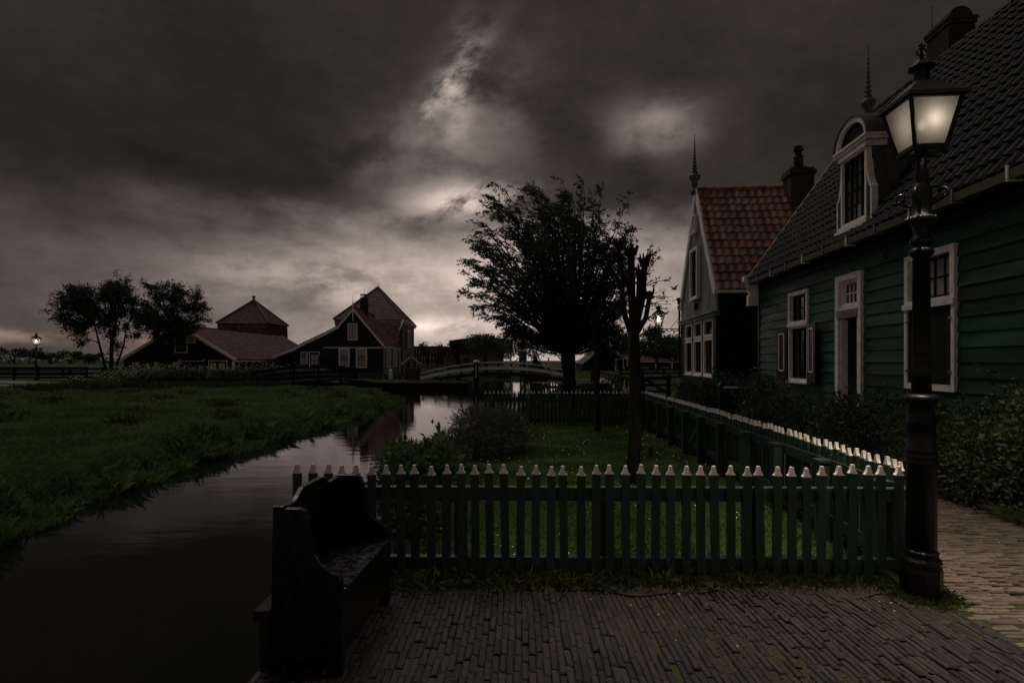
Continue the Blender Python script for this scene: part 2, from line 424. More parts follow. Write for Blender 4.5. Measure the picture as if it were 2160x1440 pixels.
m_bulb_far = emit('warm_gas_mantle', (1.0, 0.82, 0.62), 11.0)

# ------------------------------------------------------------------ terrain shape
WATER_Z = -0.45
def interp(x, xs, ys): return np.interp(x, xs, ys)
RB_Y = [-40, 4.6, 6.5, 9, 13, 15, 18, 21, 28, 35, 42, 60, 66]
RB_X = [-1.38, -1.38, -1.45, -1.5, -1.05, -0.75, 0.1, 0.75, 1.9, 2.9, 3.6, 4.4, 4.4]
LB_Y = [-40, 4, 6.3, 8.5, 11, 13.3, 17.6, 22, 26, 29, 31.5, 33.2, 34.2]
LB_X = [-6.2, -5.9, -5.75, -6.1, -6.25, -6.05, -5.75, -5.5, -5.5, -5.9, -6.9, -8.6, -11.0]
QUAY_Y = 40.5
def water_dist(x, y):
    """>0 inside the water (metres from the bank, roughly), <0 on land"""
    x = np.asarray(x, float); y = np.asarray(y, float)
    wob = 0.10 * np.sin(y * 2.1) + 0.07 * np.sin(y * 5.3 + 1) + 0.05 * np.sin(y * 9.7)
    right = interp(y, RB_Y, RB_X) - x
    near = y < 4.4
    left = x - (interp(y, LB_Y, LB_X) + np.where(near, 0, wob))
    main = np.minimum(right, left)
    main = np.minimum(main, np.where(y > 34.2, -9.0, 9.0))
    # inlet in front of the black house
    back = 34.2 + np.clip((-x - 8) * 0.03, -0.5, 1.5) + 0.12 * np.sin(x * 1.7)
    inlet = np.minimum.reduce([y - back, QUAY_Y - y, x + 24.0, right])
    # canal beyond, under the bridge
    far = np.minimum.reduce([right, x + 3.2, 62.0 - y, y - 33.0])
    return np.maximum.reduce([main, inlet, far])
def ground_z(x, y):
    x = np.asarray(x, float); y = np.asarray(y, float)
    dw = water_dist(x, y)
    bank_w = np.where((x < -4) & (y < 36), 0.9, 0.35)
    t = np.clip((dw + bank_w) / (bank_w + 0.25), 0, 1)
    t = t * t * (3 - 2 * t)
    land = 0.03 * np.sin(x * 0.7 + 1) * np.sin(y * 0.5) + 0.02 * np.sin(x * 1.9) * np.sin(y * 1.3 + 2)
    land = np.where((x > -1.6) & (y < 16), -0.01, land)
    land = np.where((x < -6) & (y < 36), land + 0.02, land)
    paved = ((x > -1.6) & (x < 5.3) & (y < 4.05)) | ((x > 2.75) & (x < 5.3) & (y < 16))
    land = np.where(paved, -0.09, land)
    hs = np.clip((x - 5.0) / 0.8, 0, 1) * np.clip((22 - y) / 4, 0, 1)
    land = land + 0.20 * hs
    return land * (1 - t) + (-1.3) * t
def make_axis(segs):
    out = [segs[0][0]]
    for a, b, s in segs:
        n = max(1, int(round((b - a) / s)))
        out += list(np.linspace(a, b, n + 1)[1:])
    return np.array(out)
gx = make_axis([(-2500, -300, 550), (-300, -60, 30), (-60, -30, 2.5), (-30, -12, .6), (-12, 7, .2), (7, 30, 1.2), (30, 100, 10), (100, 300, 40), (300, 2500, 550)])
gy = make_axis([(-60, -6, 9), (-6, 1, 1), (1, 44, .22), (44, 70, .7), (70, 130, 5), (130, 400, 45), (400, 3200, 560)])
GX, GY = np.meshgrid(gx, gy)
GZ = ground_z(GX, GY)
V = np.stack([GX, GY, GZ], -1).reshape(-1, 3)
nx = len(gx); ny = len(gy)
ii, jj = np.meshgrid(np.arange(nx - 1), np.arange(ny - 1))
b0 = (jj * nx + ii).ravel()
F = np.stack([b0, b0 + 1, b0 + nx + 1, b0 + nx], -1)
ground = link_mesh('ground', np_mesh('ground', V, F), m_ground, smooth=True)
tag(ground, 'grassy earth of the village and its canal banks', 'ground', kind='structure')

# water
mw = bpy.data.materials.new('still_canal_water'); mw.use_nodes = True
nt = mw.node_tree; p = nt.nodes['Principled BSDF']
p.inputs['Base Color'].default_value = (0.006, 0.007, 0.006, 1); p.inputs['Roughness'].default_value = 0.035
p.inputs['IOR'].default_value = 1.333; p.inputs['Specular IOR Level'].default_value = 0.5
g = nt.nodes.new('ShaderNodeNewGeometry'); mp = nt.nodes.new('ShaderNodeMapping'); mp.inputs['Scale'].default_value = (0.55, 1.6, 1)
nt.links.new(g.outputs['Position'], mp.inputs['Vector'])
n1 = nt.nodes.new('ShaderNodeTexNoise'); n1.inputs['Scale'].default_value = 1.6; n1.inputs['Detail'].default_value = 4; n1.inputs['Roughness'].default_value = 0.5
n2 = nt.nodes.new('ShaderNodeTexNoise'); n2.inputs['Scale'].default_value = 7.5; n2.inputs['Detail'].default_value = 3
nt.links.new(mp.outputs[0], n1.inputs['Vector']); nt.links.new(mp.outputs[0], n2.inputs['Vector'])
ad = nt.nodes.new('ShaderNodeMath'); ad.operation = 'MULTIPLY_ADD'; ad.inputs[1].default_value = 0.16
nt.links.new(n2.outputs['Fac'], ad.inputs[0]); nt.links.new(n1.outputs['Fac'], ad.inputs[2])
b = nt.nodes.new('ShaderNodeBump'); b.inputs['Strength'].default_value = 0.035; b.inputs['Distance'].default_value = 0.10
nt.links.new(ad.outputs[0], b.inputs['Height']); nt.links.new(b.outputs[0], p.inputs['Normal'])
water = MB().add([(-45, -40, WATER_Z), (8, -40, WATER_Z), (8, 66, WATER_Z), (-45, 66, WATER_Z)], [(0, 1, 2, 3)]).build('water', mw)
tag(water, 'dark still canal water mirroring the cloudy sky', 'water', kind='structure')

# ------------------------------------------------------------------ brick paving
def brick_mesh(i, L_, W_, H_=0.06):
    rr = random.Random(100 + i)
    e = 0.005
    j = lambda s: rr.uniform(-s, s)
    lo = [(-L_ / 2, -W_ / 2), (L_ / 2, -W_ / 2), (L_ / 2, W_ / 2), (-L_ / 2, W_ / 2)]
    lo = [(x + j(.004), y + j(.003)) for x, y in lo]
    vs = [(x, y, -H_) for x, y in lo] + [(x, y, -e + j(.002)) for x, y in lo]
    vs += [(x * (1 - 2.2 * e / L_), y * (1 - 2.2 * e / W_), j(.003)) for x, y in lo]
    fs = []
    for a in (0, 4):
        fs += [(a + k, a + (k + 1) % 4, a + 4 + (k + 1) % 4, a + 4 + k) for k in range(4)]
    fs.append((8, 9, 10, 11))
    return vs, fs
def pave(root, x0, x1, y0, y1, along_y, m, seed, keep=300, skip=None, warp=None, L_=0.165, W_=0.046):
    rr = random.Random(seed)
    kinds = []
    for i in range(6):
        vs, fs = brick_mesh(seed * 10 + i, L_ - .006, W_ - .005)
        me = bpy.data.meshes.new('brick'); me.from_pydata(vs, [], fs); me.materials.append(m); kinds.append((me, vs, fs))
    spots = []
    a0, a1, c0, c1 = (y0, y1, x0, x1) if along_y else (x0, x1, y0, y1)
    nrow = int((c1 - c0) / W_)
    for r in range(nrow):
        c = c0 + (r + .5) * W_
        a = a0 + rr.uniform(-L_, 0)
        while a < a1:
            x, y = (c, a + L_ / 2) if along_y else (a + L_ / 2, c)
            if warp: x, y = warp(x, y)
            if not (skip and skip(x, y)) and y > 0.4:
                tilt = (rr.gauss(0, .012), rr.gauss(0, .02))
                spots.append((x, y, rr.gauss(0, .0035) + 0.006 * math.sin(x * 3 + y * 2.2), (math.pi / 2 if along_y else 0) + rr.gauss(0, .018), tilt, rr.randrange(6)))
            a += L_
    def score(s):
        x, y = s[0], s[1]
        px = x / y * 1200 + 1080; py = 760 + 1920 / y
        inside = 0 <= px <= 2160 and py < 1450
        return (0 if inside else 1, y)
    spots.sort(key=score)
    for s in spots[:keep]:
        o = bpy.data.objects.new('brick', kinds[s[5]][0]); col.objects.link(o); o.parent = root
        o.location = (s[0], s[1], s[2]); o.rotation_euler = (s[4][0], s[4][1], s[3])
    mb = MB()
    for s in spots[keep:]:
        T = Matrix.Translation((s[0], s[1], s[2])) @ Matrix.Rotation(s[3], 4, 'Z') @ Matrix.Rotation(s[4][1], 4, 'Y') @ Matrix.Rotation(s[4][0], 4, 'X')
        mb.add([T @ Vector(v) for v in kinds[s[5]][1]], kinds[s[5]][2])
    tag(mb.build('paving_bricks', m, root), kind='stuff')

def fence_x(y):          # line of the long garden fence
    return 2.86 + 0.44 * (y - 4.15) / 10.1 + 0.06 * math.sin(max(0, min(1, (y - 4.15) / 10.1)) * math.pi)
pav = MB()
xs_ = np.linspace(-1.32, 2.92, 20); ys_ = np.linspace(0.2, 3.98, 16)
for i in range(len(xs_) - 1):
    for j in range(len(ys_) - 1):
        q = [(xs_[i], ys_[j]), (xs_[i + 1], ys_[j]), (xs_[i + 1], ys_[j + 1]), (xs_[i], ys_[j + 1])]
        pav.add([(a, b_, -0.010 + .004 * math.sin(a * 3 + b_ * 2)) for a, b_ in q], [(0, 1, 2, 3)])
pavement = pav.build('brick_pavement', m_sand)
tag(pavement, 'dark clinker brick pavement in front of the fence', 'pavement', kind='structure')
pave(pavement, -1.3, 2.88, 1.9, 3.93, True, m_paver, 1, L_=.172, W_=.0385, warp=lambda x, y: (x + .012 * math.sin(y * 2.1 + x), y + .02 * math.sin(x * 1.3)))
pth = MB()
for k in range(60):
    ya, yb = 0.3 + k * .26, 0.3 + (k + 1) * .26
    la = 2.93 if ya < 4.0 else fence_x(ya) + .06
    lb = 2.93 if yb < 4.0 else fence_x(yb) + .06
    pth.add([(la, ya, -.011), (5.15, ya, -.011), (5.15, yb, -.011), (lb, yb, -.011)], [(0, 1, 2, 3)])
bpath = pth.build('brick_path', m_sand)
tag(bpath, 'tan brick path running between the long fence and the green house', 'path', kind='structure')
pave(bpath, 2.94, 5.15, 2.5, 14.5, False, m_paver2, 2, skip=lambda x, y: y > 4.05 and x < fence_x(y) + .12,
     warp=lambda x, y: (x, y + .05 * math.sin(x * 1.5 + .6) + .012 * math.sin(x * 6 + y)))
# path on to the bridge
def strip(name, pts, w, m, z=0.02, label=None):
    mb = MB(); n = len(pts)
    Ls = []
    for i, (x, y) in enumerate(pts):
        a = Vector(pts[max(0, i - 1)]); b_ = Vector(pts[min(n - 1, i + 1)])
        t = (b_ - a).normalized(); s = Vector((t.y, -t.x)) * w / 2
        zz_ = float(ground_z(x, y))
        Ls.append(((x - s.x, y - s.y, max(zz_, -.05) + z), (x + s.x, y + s.y, max(zz_, -.05) + z)))
    for i in range(n - 1):
        mb.add([Ls[i][0], Ls[i][1], Ls[i + 1][1], Ls[i + 1][0]], [(0, 1, 2, 3)])
    o = mb.build(name, m)
    return tag(o, label, 'path', kind='structure')
strip('far_path', [(4.2, 15.9), (4.4, 18), (4.8, 22), (5.4, 28), (6.2, 34), (6.9, 40), (7.0, 44), (5.5, 46.2)], 1.7, m_pinkpath, .05, 'pinkish path leading on to the arched bridge')
strip('bank_path', [(-14, 43.2), (-10, 43.2), (-7.6, 44.0), (-6.2, 45.2)], 1.4, m_pinkpath, .05, 'path along the quay in front of the black house')
road = strip('road', [(-48, 31), (-40, 33), (-33, 34.5), (-29.5, 36.0), (-30.5, 38.5), (-36, 41), (-46, 43)], 3.0, m_road, .06, 'pale curved road at the far left')

# ------------------------------------------------------------------ vegetation helpers
def leaf_mesh(name, P, D, S, ratio, fold=0.25):
    n = len(P)
    rv = RNG.normal(size=(n, 3)); side = np.cross(D, rv); side /= np.linalg.norm(side, axis=1)[:, None] + 1e-9
    nrm = np.cross(side, D)
    S = S[:, None]
    a = P; b_ = P + D * S * .42 + side * S * ratio * .5 + nrm * S * ratio * fold
    c = P + D * S; e = P + D * S * .42 - side * S * ratio * .5 + nrm * S * ratio * fold
    V = np.stack([a, b_, c, e], 1).reshape(-1, 3)
    F = np.arange(4 * n).reshape(-1, 4)
    tri = np.concatenate([F[:, [0, 1, 2]], F[:, [0, 2, 3]]])
    return np_mesh(name, V, tri)
def unit(v): return v / (np.linalg.norm(v, axis=1)[:, None] + 1e-9)
def blades(name, x, y, z, h, w, lean, m, kind='stuff', label=None, cat=None):
    n = len(x)
    az = RNG.uniform(0, 2 * np.pi, n); sx = np.cos(az) * w / 2; sy = np.sin(az) * w / 2
    la = RNG.uniform(0, 2 * np.pi, n); ld = np.abs(RNG.normal(0, 1, n)) * lean * h
    A = np.stack([x - sx, y - sy, z], 1); B = np.stack([x + sx, y + sy, z], 1)
    Cm = np.stack([x + np.cos(la) * ld * .35 + sx * .55, y + np.sin(la) * ld * .35 + sy * .55, z + h * .6], 1)
    T = np.stack([x + np.cos(la) * ld, y + np.sin(la) * ld, z + h * (1 - .3 * np.minimum(ld / h, 1))], 1)
    V = np.stack([A, B, Cm, T], 1).reshape(-1, 3)
    F = np.arange(4 * n).reshape(-1, 4)
    tri = np.concatenate([F[:, [0, 1, 2]], F[:, [0, 2, 3]]])
    o = link_mesh(name, np_mesh(name, V, tri), m)
    return tag(o, label, cat, kind=kind)

def bush(name, label, cat, base, blobs, n, size, m, group=None, ratio=.55, seed=1, up=.3, stems=8, stem_h=.6, hollow=.55):
    """blobs: list of (cx, cy, cz, rx, ry, rz) relative to base"""
    root = empty(name, base, 0, label, cat, group)
    vol = np.array([b_[3] * b_[4] * b_[5] for b_ in blobs]) ** .75; vol /= vol.sum()
    Ps, Ds = [], []
    for b_, w in zip(blobs, vol):
        k = max(4, int(n * w))
        dv = unit(RNG.normal(size=(k, 3))); r = RNG.uniform(hollow ** 3, 1, k) ** (1 / 3)
        r *= 1 + .16 * np.sin(dv[:, 0] * 7 + b_[0] * 5) * np.sin(dv[:, 1] * 6 + 1) + RNG.normal(0, .07, k)
        P = np.array(b_[:3]) + dv * r[:, None] * np.array(b_[3:])
        Ps.append(P); Ds.append(unit(dv * .8 + RNG.normal(0, .6, (k, 3)) + np.array([0, 0, up])))
    P = np.concatenate(Ps); D = np.concatenate(Ds)
    keep = P[:, 2] > 0.01
    P, D = P[keep], D[keep]
    S = size * RNG.uniform(.6, 1.35, len(P))
    link_mesh('foliage', leaf_mesh('foliage', P, D, S, ratio), m, root)
    mb = MB()
    rr = random.Random(seed)
    for k in range(stems):
        b_ = rr.choice(blobs)
        tgt = Vector((b_[0] + rr.uniform(-.6, .6) * b_[3], b_[1] + rr.uniform(-.6, .6) * b_[4], b_[2] + rr.uniform(0, .7) * b_[5]))
        st = Vector((b_[0] * .7 + rr.uniform(-.1, .1), b_[1] * .7 + rr.uniform(-.1, .1), -0.03))
        mb.tube([st, st.lerp(tgt, .5) + Vector((rr.uniform(-.05, .05), rr.uniform(-.05, .05), 0)), tgt], [.016 * stem_h / .6, .011 * stem_h / .6, .005], 5)
    if name == 'garden_shrub':
        Q, E, Z = [], [], []
        for k in range(26):
            b_ = rr.choice(blobs); dv = Vector((rr.gauss(-.2, .7), rr.gauss(0, .7), abs(rr.gauss(.5, .4)))).normalized()
            p0 = Vector((b_[0] + dv.x * b_[3] * .8, b_[1] + dv.y * b_[4] * .8, b_[2] + dv.z * b_[5] * .8)); Lk_ = rr.uniform(.15, .42)
            p1 = p0 + dv * Lk_; mb.tube([p0, p1], [.005, .002], 4)
            for j in range(16):
                q_ = p0.lerp(p1, rr.uniform(.1, 1)); Q.append(q_ + Vector((rr.gauss(0, .02), rr.gauss(0, .02), rr.gauss(0, .02))))
                E.append((dv * .5 + Vector((rr.gauss(0, .8), rr.gauss(0, .8), rr.gauss(0, .6)))).normalized()); Z.append(size * rr.uniform(.7, 1.7))
        link_mesh('shoot_leaves', leaf_mesh('shoot_leaves', np.array(Q), np.array(E), np.array(Z), .6), m, root)
    if stems: tag(mb.build('stems', m_twig, root), kind='stuff')
    return root

# ------------------------------------------------------------------ tiles
def tile_arrays(w, h, n=5, lip=.034, amp=.028):
    """one pantile: x across, y up the slope, z along the roof normal"""
    t = np.linspace(0, 1, n)
    prof = amp * np.array([math.sin(a * 2 * math.pi - .6) for a in t]) + amp
    vs = []
    for yy, lift in ((0.0, .044), (h * 1.12, 0.004)):
        for a, pz in zip(t, prof):
            vs.append((a * w * 1.04, yy - (.018 * math.sin(a * math.pi) if yy == 0 else 0), pz + lift))
    for a, pz in zip(t, prof):
        vs.append((a * w * 1.04, .004, pz + .044 - lip))
    fs = []
    for i in range(n - 1):
        fs.append((i, i + 1, n + i + 1, n + i)); fs.append((2 * n + i, 2 * n + i + 1, i + 1, i))
    return vs, fs
def tile_roof(parent, O, U, Vd, wU, wV, w, h, m, inside=None, keep=0, pick=None, stuff_name='roof_tiles', jit=.004, n=5, amp=.028):
    """O eave corner, U along the eave, Vd up the slope (unit vectors, parent space)"""
    O = Vector(O); U = Vector(U).normalized(); Vd = Vector(Vd).normalized(); Nn = U.cross(Vd).normalized()
    vs, fs = tile_arrays(w, h, n, amp=amp)
    base = Matrix((U, Vd, Nn)).transposed().to_4x4()
    rr = random.Random(5)
    spots = []
    for r in range(int(math.ceil(wV / h - .3))):
        for c in range(int(round(wU / w))):
            u, v = c * w, r * h
            if inside and not inside(u + w / 2, v + h / 2): continue
            spots.append((u + rr.gauss(0, .004), v + rr.gauss(0, .006) - (.05 if rr.random() < .012 else 0), rr.gauss(0, jit) + .012 * math.sin(u * 1.1 + v * .7), rr.gauss(0, .016)))
    if pick and keep:
        spots.sort(key=lambda s: pick(O + U * s[0] + Vd * s[1]))
    if keep:
        me = bpy.data.meshes.new('roof_tile'); me.from_pydata(vs, [], fs); me.materials.append(m)
        for s in spots[:keep]:
            o = bpy.data.objects.new('roof_tile', me); col.objects.link(o); o.parent = parent
            o.matrix_local = Matrix.Translation(O + U * s[0] + Vd * s[1] + Nn * s[2]) @ base @ Matrix.Rotation(s[3], 4, 'Z')
    rest = spots[keep:]
    if rest:
        mb = MB()
        for s in rest:
            T = Matrix.Translation(O + U * s[0] + Vd * s[1] + Nn * s[2]) @ base @ Matrix.Rotation(s[3], 4, 'Z')
            mb.add([T @ Vector(q) for q in vs], fs)
        o = mb.build(stuff_name, m, parent)
        if len(rest) > 1: tag(o, kind='stuff')

# ------------------------------------------------------------------ windows
def wbox(mb, T, u0, u1, z0, z1, d0, d1):
    return mb.box(u0, u1, d0, d1, z0, z1, T=lambda u, dd_, z: T(u, z, dd_))
def window(parent, T, u0, u1, z0, z1, nu, nz, fw=.08, depth=.05, m_fr=None, m_sash=None, panes=True, sill=True, curtain=None, name='window', mun=.022, sash_w=.045, glass_d=-.05):
    m_fr = m_fr or m_white; m_sash = m_sash or m_black
    mb = MB()
    wbox(mb, T, u0, u0 + fw, z0, z1, -.10, depth); wbox(mb, T, u1 - fw, u1, z0, z1, -.10, depth)
    wbox(mb, T, u0 + fw, u1 - fw, z1 - fw, z1, -.10, depth + .003); wbox(mb, T, u0 + fw, u1 - fw, z0, z0 + fw, -.10, depth + .003)
    w = mb.build(name, m_fr, parent)
    a0, a1, b0_, b1_ = u0 + fw, u1 - fw, z0 + fw, z1 - fw
    s = MB()
    wbox(s, T, a0, a0 + sash_w, b0_, b1_, -.07, -.02); wbox(s, T, a1 - sash_w, a1, b0_, b1_, -.07, -.02)
    wbox(s, T, a0 + sash_w, a1 - sash_w, b0_, b0_ + sash_w, -.07, -.022); wbox(s, T, a0 + sash_w, a1 - sash_w, b1_ - sash_w, b1_, -.07, -.022)
    c0, c1, e0, e1 = a0 + sash_w, a1 - sash_w, b0_ + sash_w, b1_ - sash_w
    for i in range(1, nu):
        u = c0 + (c1 - c0) * i / nu; wbox(s, T, u - mun / 2, u + mun / 2, e0, e1, -.068, -.026)
    for i in range(1, nz):
        z = e0 + (e1 - e0) * i / nz; wbox(s, T, c0, c1, z - mun / 2, z + mun / 2, -.066, -.030)
    s.build('sash', m_sash, w)
    if panes:
        for i in range(nu):
            for j in range(nz):
                q = MB(); pu0 = c0 + (c1 - c0) * i / nu; pu1 = c0 + (c1 - c0) * (i + 1) / nu
                pz0 = e0 + (e1 - e0) * j / nz; pz1 = e0 + (e1 - e0) * (j + 1) / nz
                wbox(q, T, pu0, pu1, pz0, pz1, glass_d - .004, glass_d + RNG.uniform(-.003, .003))
                mm = m_glass if not curtain else curtain(i, j)
                q.build('pane', mm, w)
    else:
        q = MB(); wbox(q, T, c0, c1, e0, e1, -.058, -.052); q.build('pane', curtain(0, 0) if curtain else m_glass, w)
    if sill:
        q = MB(); wbox(q, T, u0 - .03, u1 + .03, z0 - .045, z0 - .001, -.02, depth + .05); q.build('sill', m_fr, w)
    return w

for _m in (m_curtain, m_curtain_r):
    _m.node_tree.nodes['Principled BSDF'].inputs['Coat Weight'].default_value = 0.6
    _m.node_tree.nodes['Principled BSDF'].inputs['Coat Roughness'].default_value = 0.08

def wedge(mb, T, u0, u1, z0, z1, bot=.038, top=.012, back=-.02):
    """one lapped board: bottom edge stands proud"""
    pts = [(u0, z0, back), (u1, z0, back), (u1, z0, bot), (u0, z0, bot), (u0, z1, back), (u1, z1, back), (u1, z1, top), (u0, z1, top)]
    v = [T(*q) for q in pts]
    return mb.hexa(v[:4], v[4:])
def boards(parent, T, u0, u1, z0, z1, h, holes, m, seed=3, name='clapboard', split=4.2):
    rr = random.Random(seed); z = z0
    while z < z1 - .01:
        zt = min(z + h, z1)
        cuts = sorted([u0, u1] + [q for hh in holes for q in hh[:2] if u0 < q < u1])
        runs = []
        for a, b_ in zip(cuts[:-1], cuts[1:]):
            mid = (a + b_) / 2
            segs = [(z, zt)]
            for (h0, h1, g0, g1) in holes:
                if h0 < mid < h1:
                    ns = []
                    for s0, s1 in segs:
                        if g1 <= s0 or g0 >= s1: ns.append((s0, s1)); continue
                        if g0 > s0 + .02: ns.append((s0, g0))
                        if g1 < s1 - .02: ns.append((g1, s1))
                    segs = ns
            for s in segs:
                if runs and runs[-1][2:] == s and abs(runs[-1][1] - a) < 1e-6: runs[-1] = (runs[-1][0], b_) + s
                else: runs.append((a, b_) + s)
        for a, b_, s0, s1 in runs:
            parts_ = [(a, b_)]
            if b_ - a > split + 1:
                c = a + rr.uniform(.35, .65) * (b_ - a); parts_ = [(a, c - .003), (c + .003, b_)]
            for p0, p1 in parts_:
                mb = MB(); j = rr.uniform(-.004, .004)
                wedge(mb, T, p0, p1, s0 + j * .5, s1 + .012, .036 + j, .012)
                mb.build(name, m, parent)
        z += h

# ================================================================== GREEN HOUSE (right)
WALL_X0 = 5.54; SLOPE = 0.0833; RZ = -math.atan(SLOPE)
gh = empty('green_clapboard_house', (WALL_X0, 0, 0), RZ, 'long green clapboard house with black tiled roof and arched dormer at right', 'house')
T1 = lambda u, z, dd_: (-dd_, u, z)
U0, U1 = 1.5, 15.72
EAVE_Z = 3.80; RIDGE_X = 2.85; RIDGE_Z = 8.17
holes = [(12.60, 13.66, 1.12, 3.19), (10.34, 11.30, 0.30, 3.24), (7.90, 9.05, 1.16, 3.23)]
boards(gh, T1, U0, U1, 0.32, 3.82, 0.209, holes, m_board)
mb = MB()
mb.box(.30, 5.6, U0, U1, .1, 3.7)
mb.prism([(.0, 3.7), (5.7, 3.7), (RIDGE_X, RIDGE_Z - .25)], lambda a, b_, t: (a, t, b_), U0 + .02, U1 - .02)
mb.build('inner_wall', m_dark, gh)
mb = MB(); mb.box(-.02, .3, U0, U1, -.05, .318); mb.build('plinth', m_brickc, gh)
# far gable end boards
boards(gh, lambda u, z, dd_: (u, U1 + dd_, z), .05, 5.6, 0.32, 3.8, .209, [], m_board, 9)
mb = MB()
for k in range(21):
    z = 3.8 + k * .209; zt = z + .209
    f0 = (z - 3.8) / (RIDGE_Z - 3.8)
    if f0 > .96: break
    f1 = min(1, (zt - 3.8) / (RIDGE_Z - 3.8))
    a0_, a1_ = -.05 + f1 * 2.85, 5.75 - f1 * 2.85
    if a1_ - a0_ > .1: wedge(mb, lambda u, z_, dd_: (u, U1 + dd_, z_), a0_, a1_, z, zt)
mb.build('gable_boards', m_board, gh)
mb = MB(); mb.box(-.05, .04, U1 - .01, U1 + .07, .3, 3.82); mb.build('corner_board', m_board, gh)
# window by the far corner, with open red shutters
def cur_a(i, j): return m_glass
w1 = window(gh, T1, 12.60, 13.66, 2.42, 3.19, 3, 2, .085, .075, sill=False)
w1b = window(gh, T1, 12.60, 13.66, 1.12, 2.40, 3, 4, .06, .06, m_sash=m_dark)
mb = MB(); wbox(mb, T1, 12.585, 13.675, 2.385, 2.45, -.05, .095); mb.build('transom_bar', m_white, gh)
def shutter(u0, u1, z0, z1, dd_, m, outline, swing=0.0, panel=(.15, .15)):
    """a hinged shutter; swing turns it off the wall about its hinge edge u0"""
    sg = 1 if u1 > u0 else -1
    def Ts(u, z, q):
        a = abs(u - u0)
        return T1(u0 + sg * (a * math.cos(swing)) , z, dd_ + q + a * math.sin(swing))
    mb = MB(); wbox(mb, Ts, u0, u1, z0, z1, 0, .035)
    s = mb.build('shutter', m, gh)
    if outline:
        q = MB(); a, b_ = u0 + sg * panel[0], u1 - sg * panel[0]; c, e = z0 + panel[1] + .12, z1 - panel[1]
        for (ua, ub, za, zb) in ((a, a + sg * .03, c, e), (b_ - sg * .03, b_, c, e), (a, b_, c, c + .03), (a, b_, e - .03, e)):
            wbox(q, Ts, min(ua, ub), max(ua, ub), za, zb, .03, .048)
        q.build('white_trim', m_white, s)
    q = MB()
    for z in (z0 + .18, z1 - .22):
        wbox(q, Ts, u0 - .05, u0 + .05, z, z + .035, .03, .055)
    q.build('hinge', m_zinc, s)
    return s
shutter(13.69, 14.22, 1.12, 2.36, .055, m_red, True, .06, (.11, .10))
shutter(12.57, 12.04, 1.12, 2.40, .055, m_red, True, .10, (.11, .10))
# door
mb = MB()
wbox(mb, T1, 10.34, 10.46, .36, 3.24, -.12, .085); wbox(mb, T1, 11.18, 11.30, .36, 3.24, -.12, .085)
wbox(mb, T1, 10.46, 11.18, 3.13, 3.24, -.12, .088); wbox(mb, T1, 10.46, 11.18, 2.56, 2.62, -.12, .07)
door = mb.build('door_frame', m_white, gh)
mb = MB()
wbox(mb, T1, 10.46, 10.49, .40, 2.56, -.11, .02); wbox(mb, T1, 11.15, 11.18, .40, 2.56, -.11, .02); mb.build('jamb', m_white, door)
mb = MB(); wbox(mb, T1, 10.491, 11.149, .40, 2.40, -.13, -.09)
wbox(mb, T1, 10.58, 11.06, .55, 1.25, -.09, -.08); wbox(mb, T1, 10.58, 11.06, 1.4, 2.25, -.09, -.08)
dl = mb.build('door', m_black, gh)
mb = MB(); mb.lathe([(.022, 0), (.03, .02), (.022, .045), (.006, .05)], 10); kn = mb.build('knob', m_zinc, dl); kn.location = T1(10.60, 1.32, -.08); kn.rotation_euler = (0, -math.pi / 2, 0)
window(gh, T1, 10.47, 11.17, 2.63, 3.13, 4, 2, .05, .03, m_sash=m_white, sill=False, name='transom_window', mun=.028, sash_w=.02)
mb = MB(); wbox(mb, T1, 10.43, 11.21, 2.40, 2.57, -.03, .10); pl = mb.build('plaque', m_plaque, gh, bevel=.012)
mb = MB()
rr = random.Random(2)
for k in range(9):     # worn raised lettering on the plaque, no longer legible
    u = 10.55 + k * .065; wbox(mb, T1, u, u + .02, 2.44, 2.53, .099, .106)
    if k % 2: wbox(mb, T1, u, u + .045, 2.44 + rr.uniform(0, .06), 2.465 + rr.uniform(0, .06), .099, .1055)
mb.build('worn_lettering', m_zinc, pl)
mb = MB(); wbox(mb, T1, 10.22, 11.42, .26, .36, -.1, .34); mb.build('door_step', m_plaque, gh, bevel=.01)
# big window with closed black shutters
window(gh, T1, 7.90, 9.05, 2.42, 3.23, 4, 2, .095, .075, sill=False, curtain=lambda i, j: m_curtain if i != 3 else m_glass)
mb = MB(); wbox(mb, T1, 7.885, 9.065, 2.385, 2.47, -.05, .10); mb.build('transom_bar', m_white, gh)
mb = MB()
wbox(mb, T1, 7.90, 7.97, 1.16, 2.385, -.1, .075); wbox(mb, T1, 8.98, 9.05, 1.16, 2.385, -.1, .075); wbox(mb, T1, 7.97, 8.98, 1.16, 1.25, -.1, .078)
mb.build('shutter_frame', m_white, gh)
for (a, b_) in ((7.975, 8.47), (8.48, 8.975)):
    mb = MB(); wbox(mb, T1, a, b_, 1.255, 2.38, -.02, .05)
    s = mb.build('shutter', m_black, gh)
    q = MB(); hu = a - .02 if a < 8.2 else b_ - .03
    for z in (1.42, 2.18):
        wbox(q, T1, hu, hu + .05, z, z + .035, .05, .092)
    q.build('hinge', m_zinc, s)
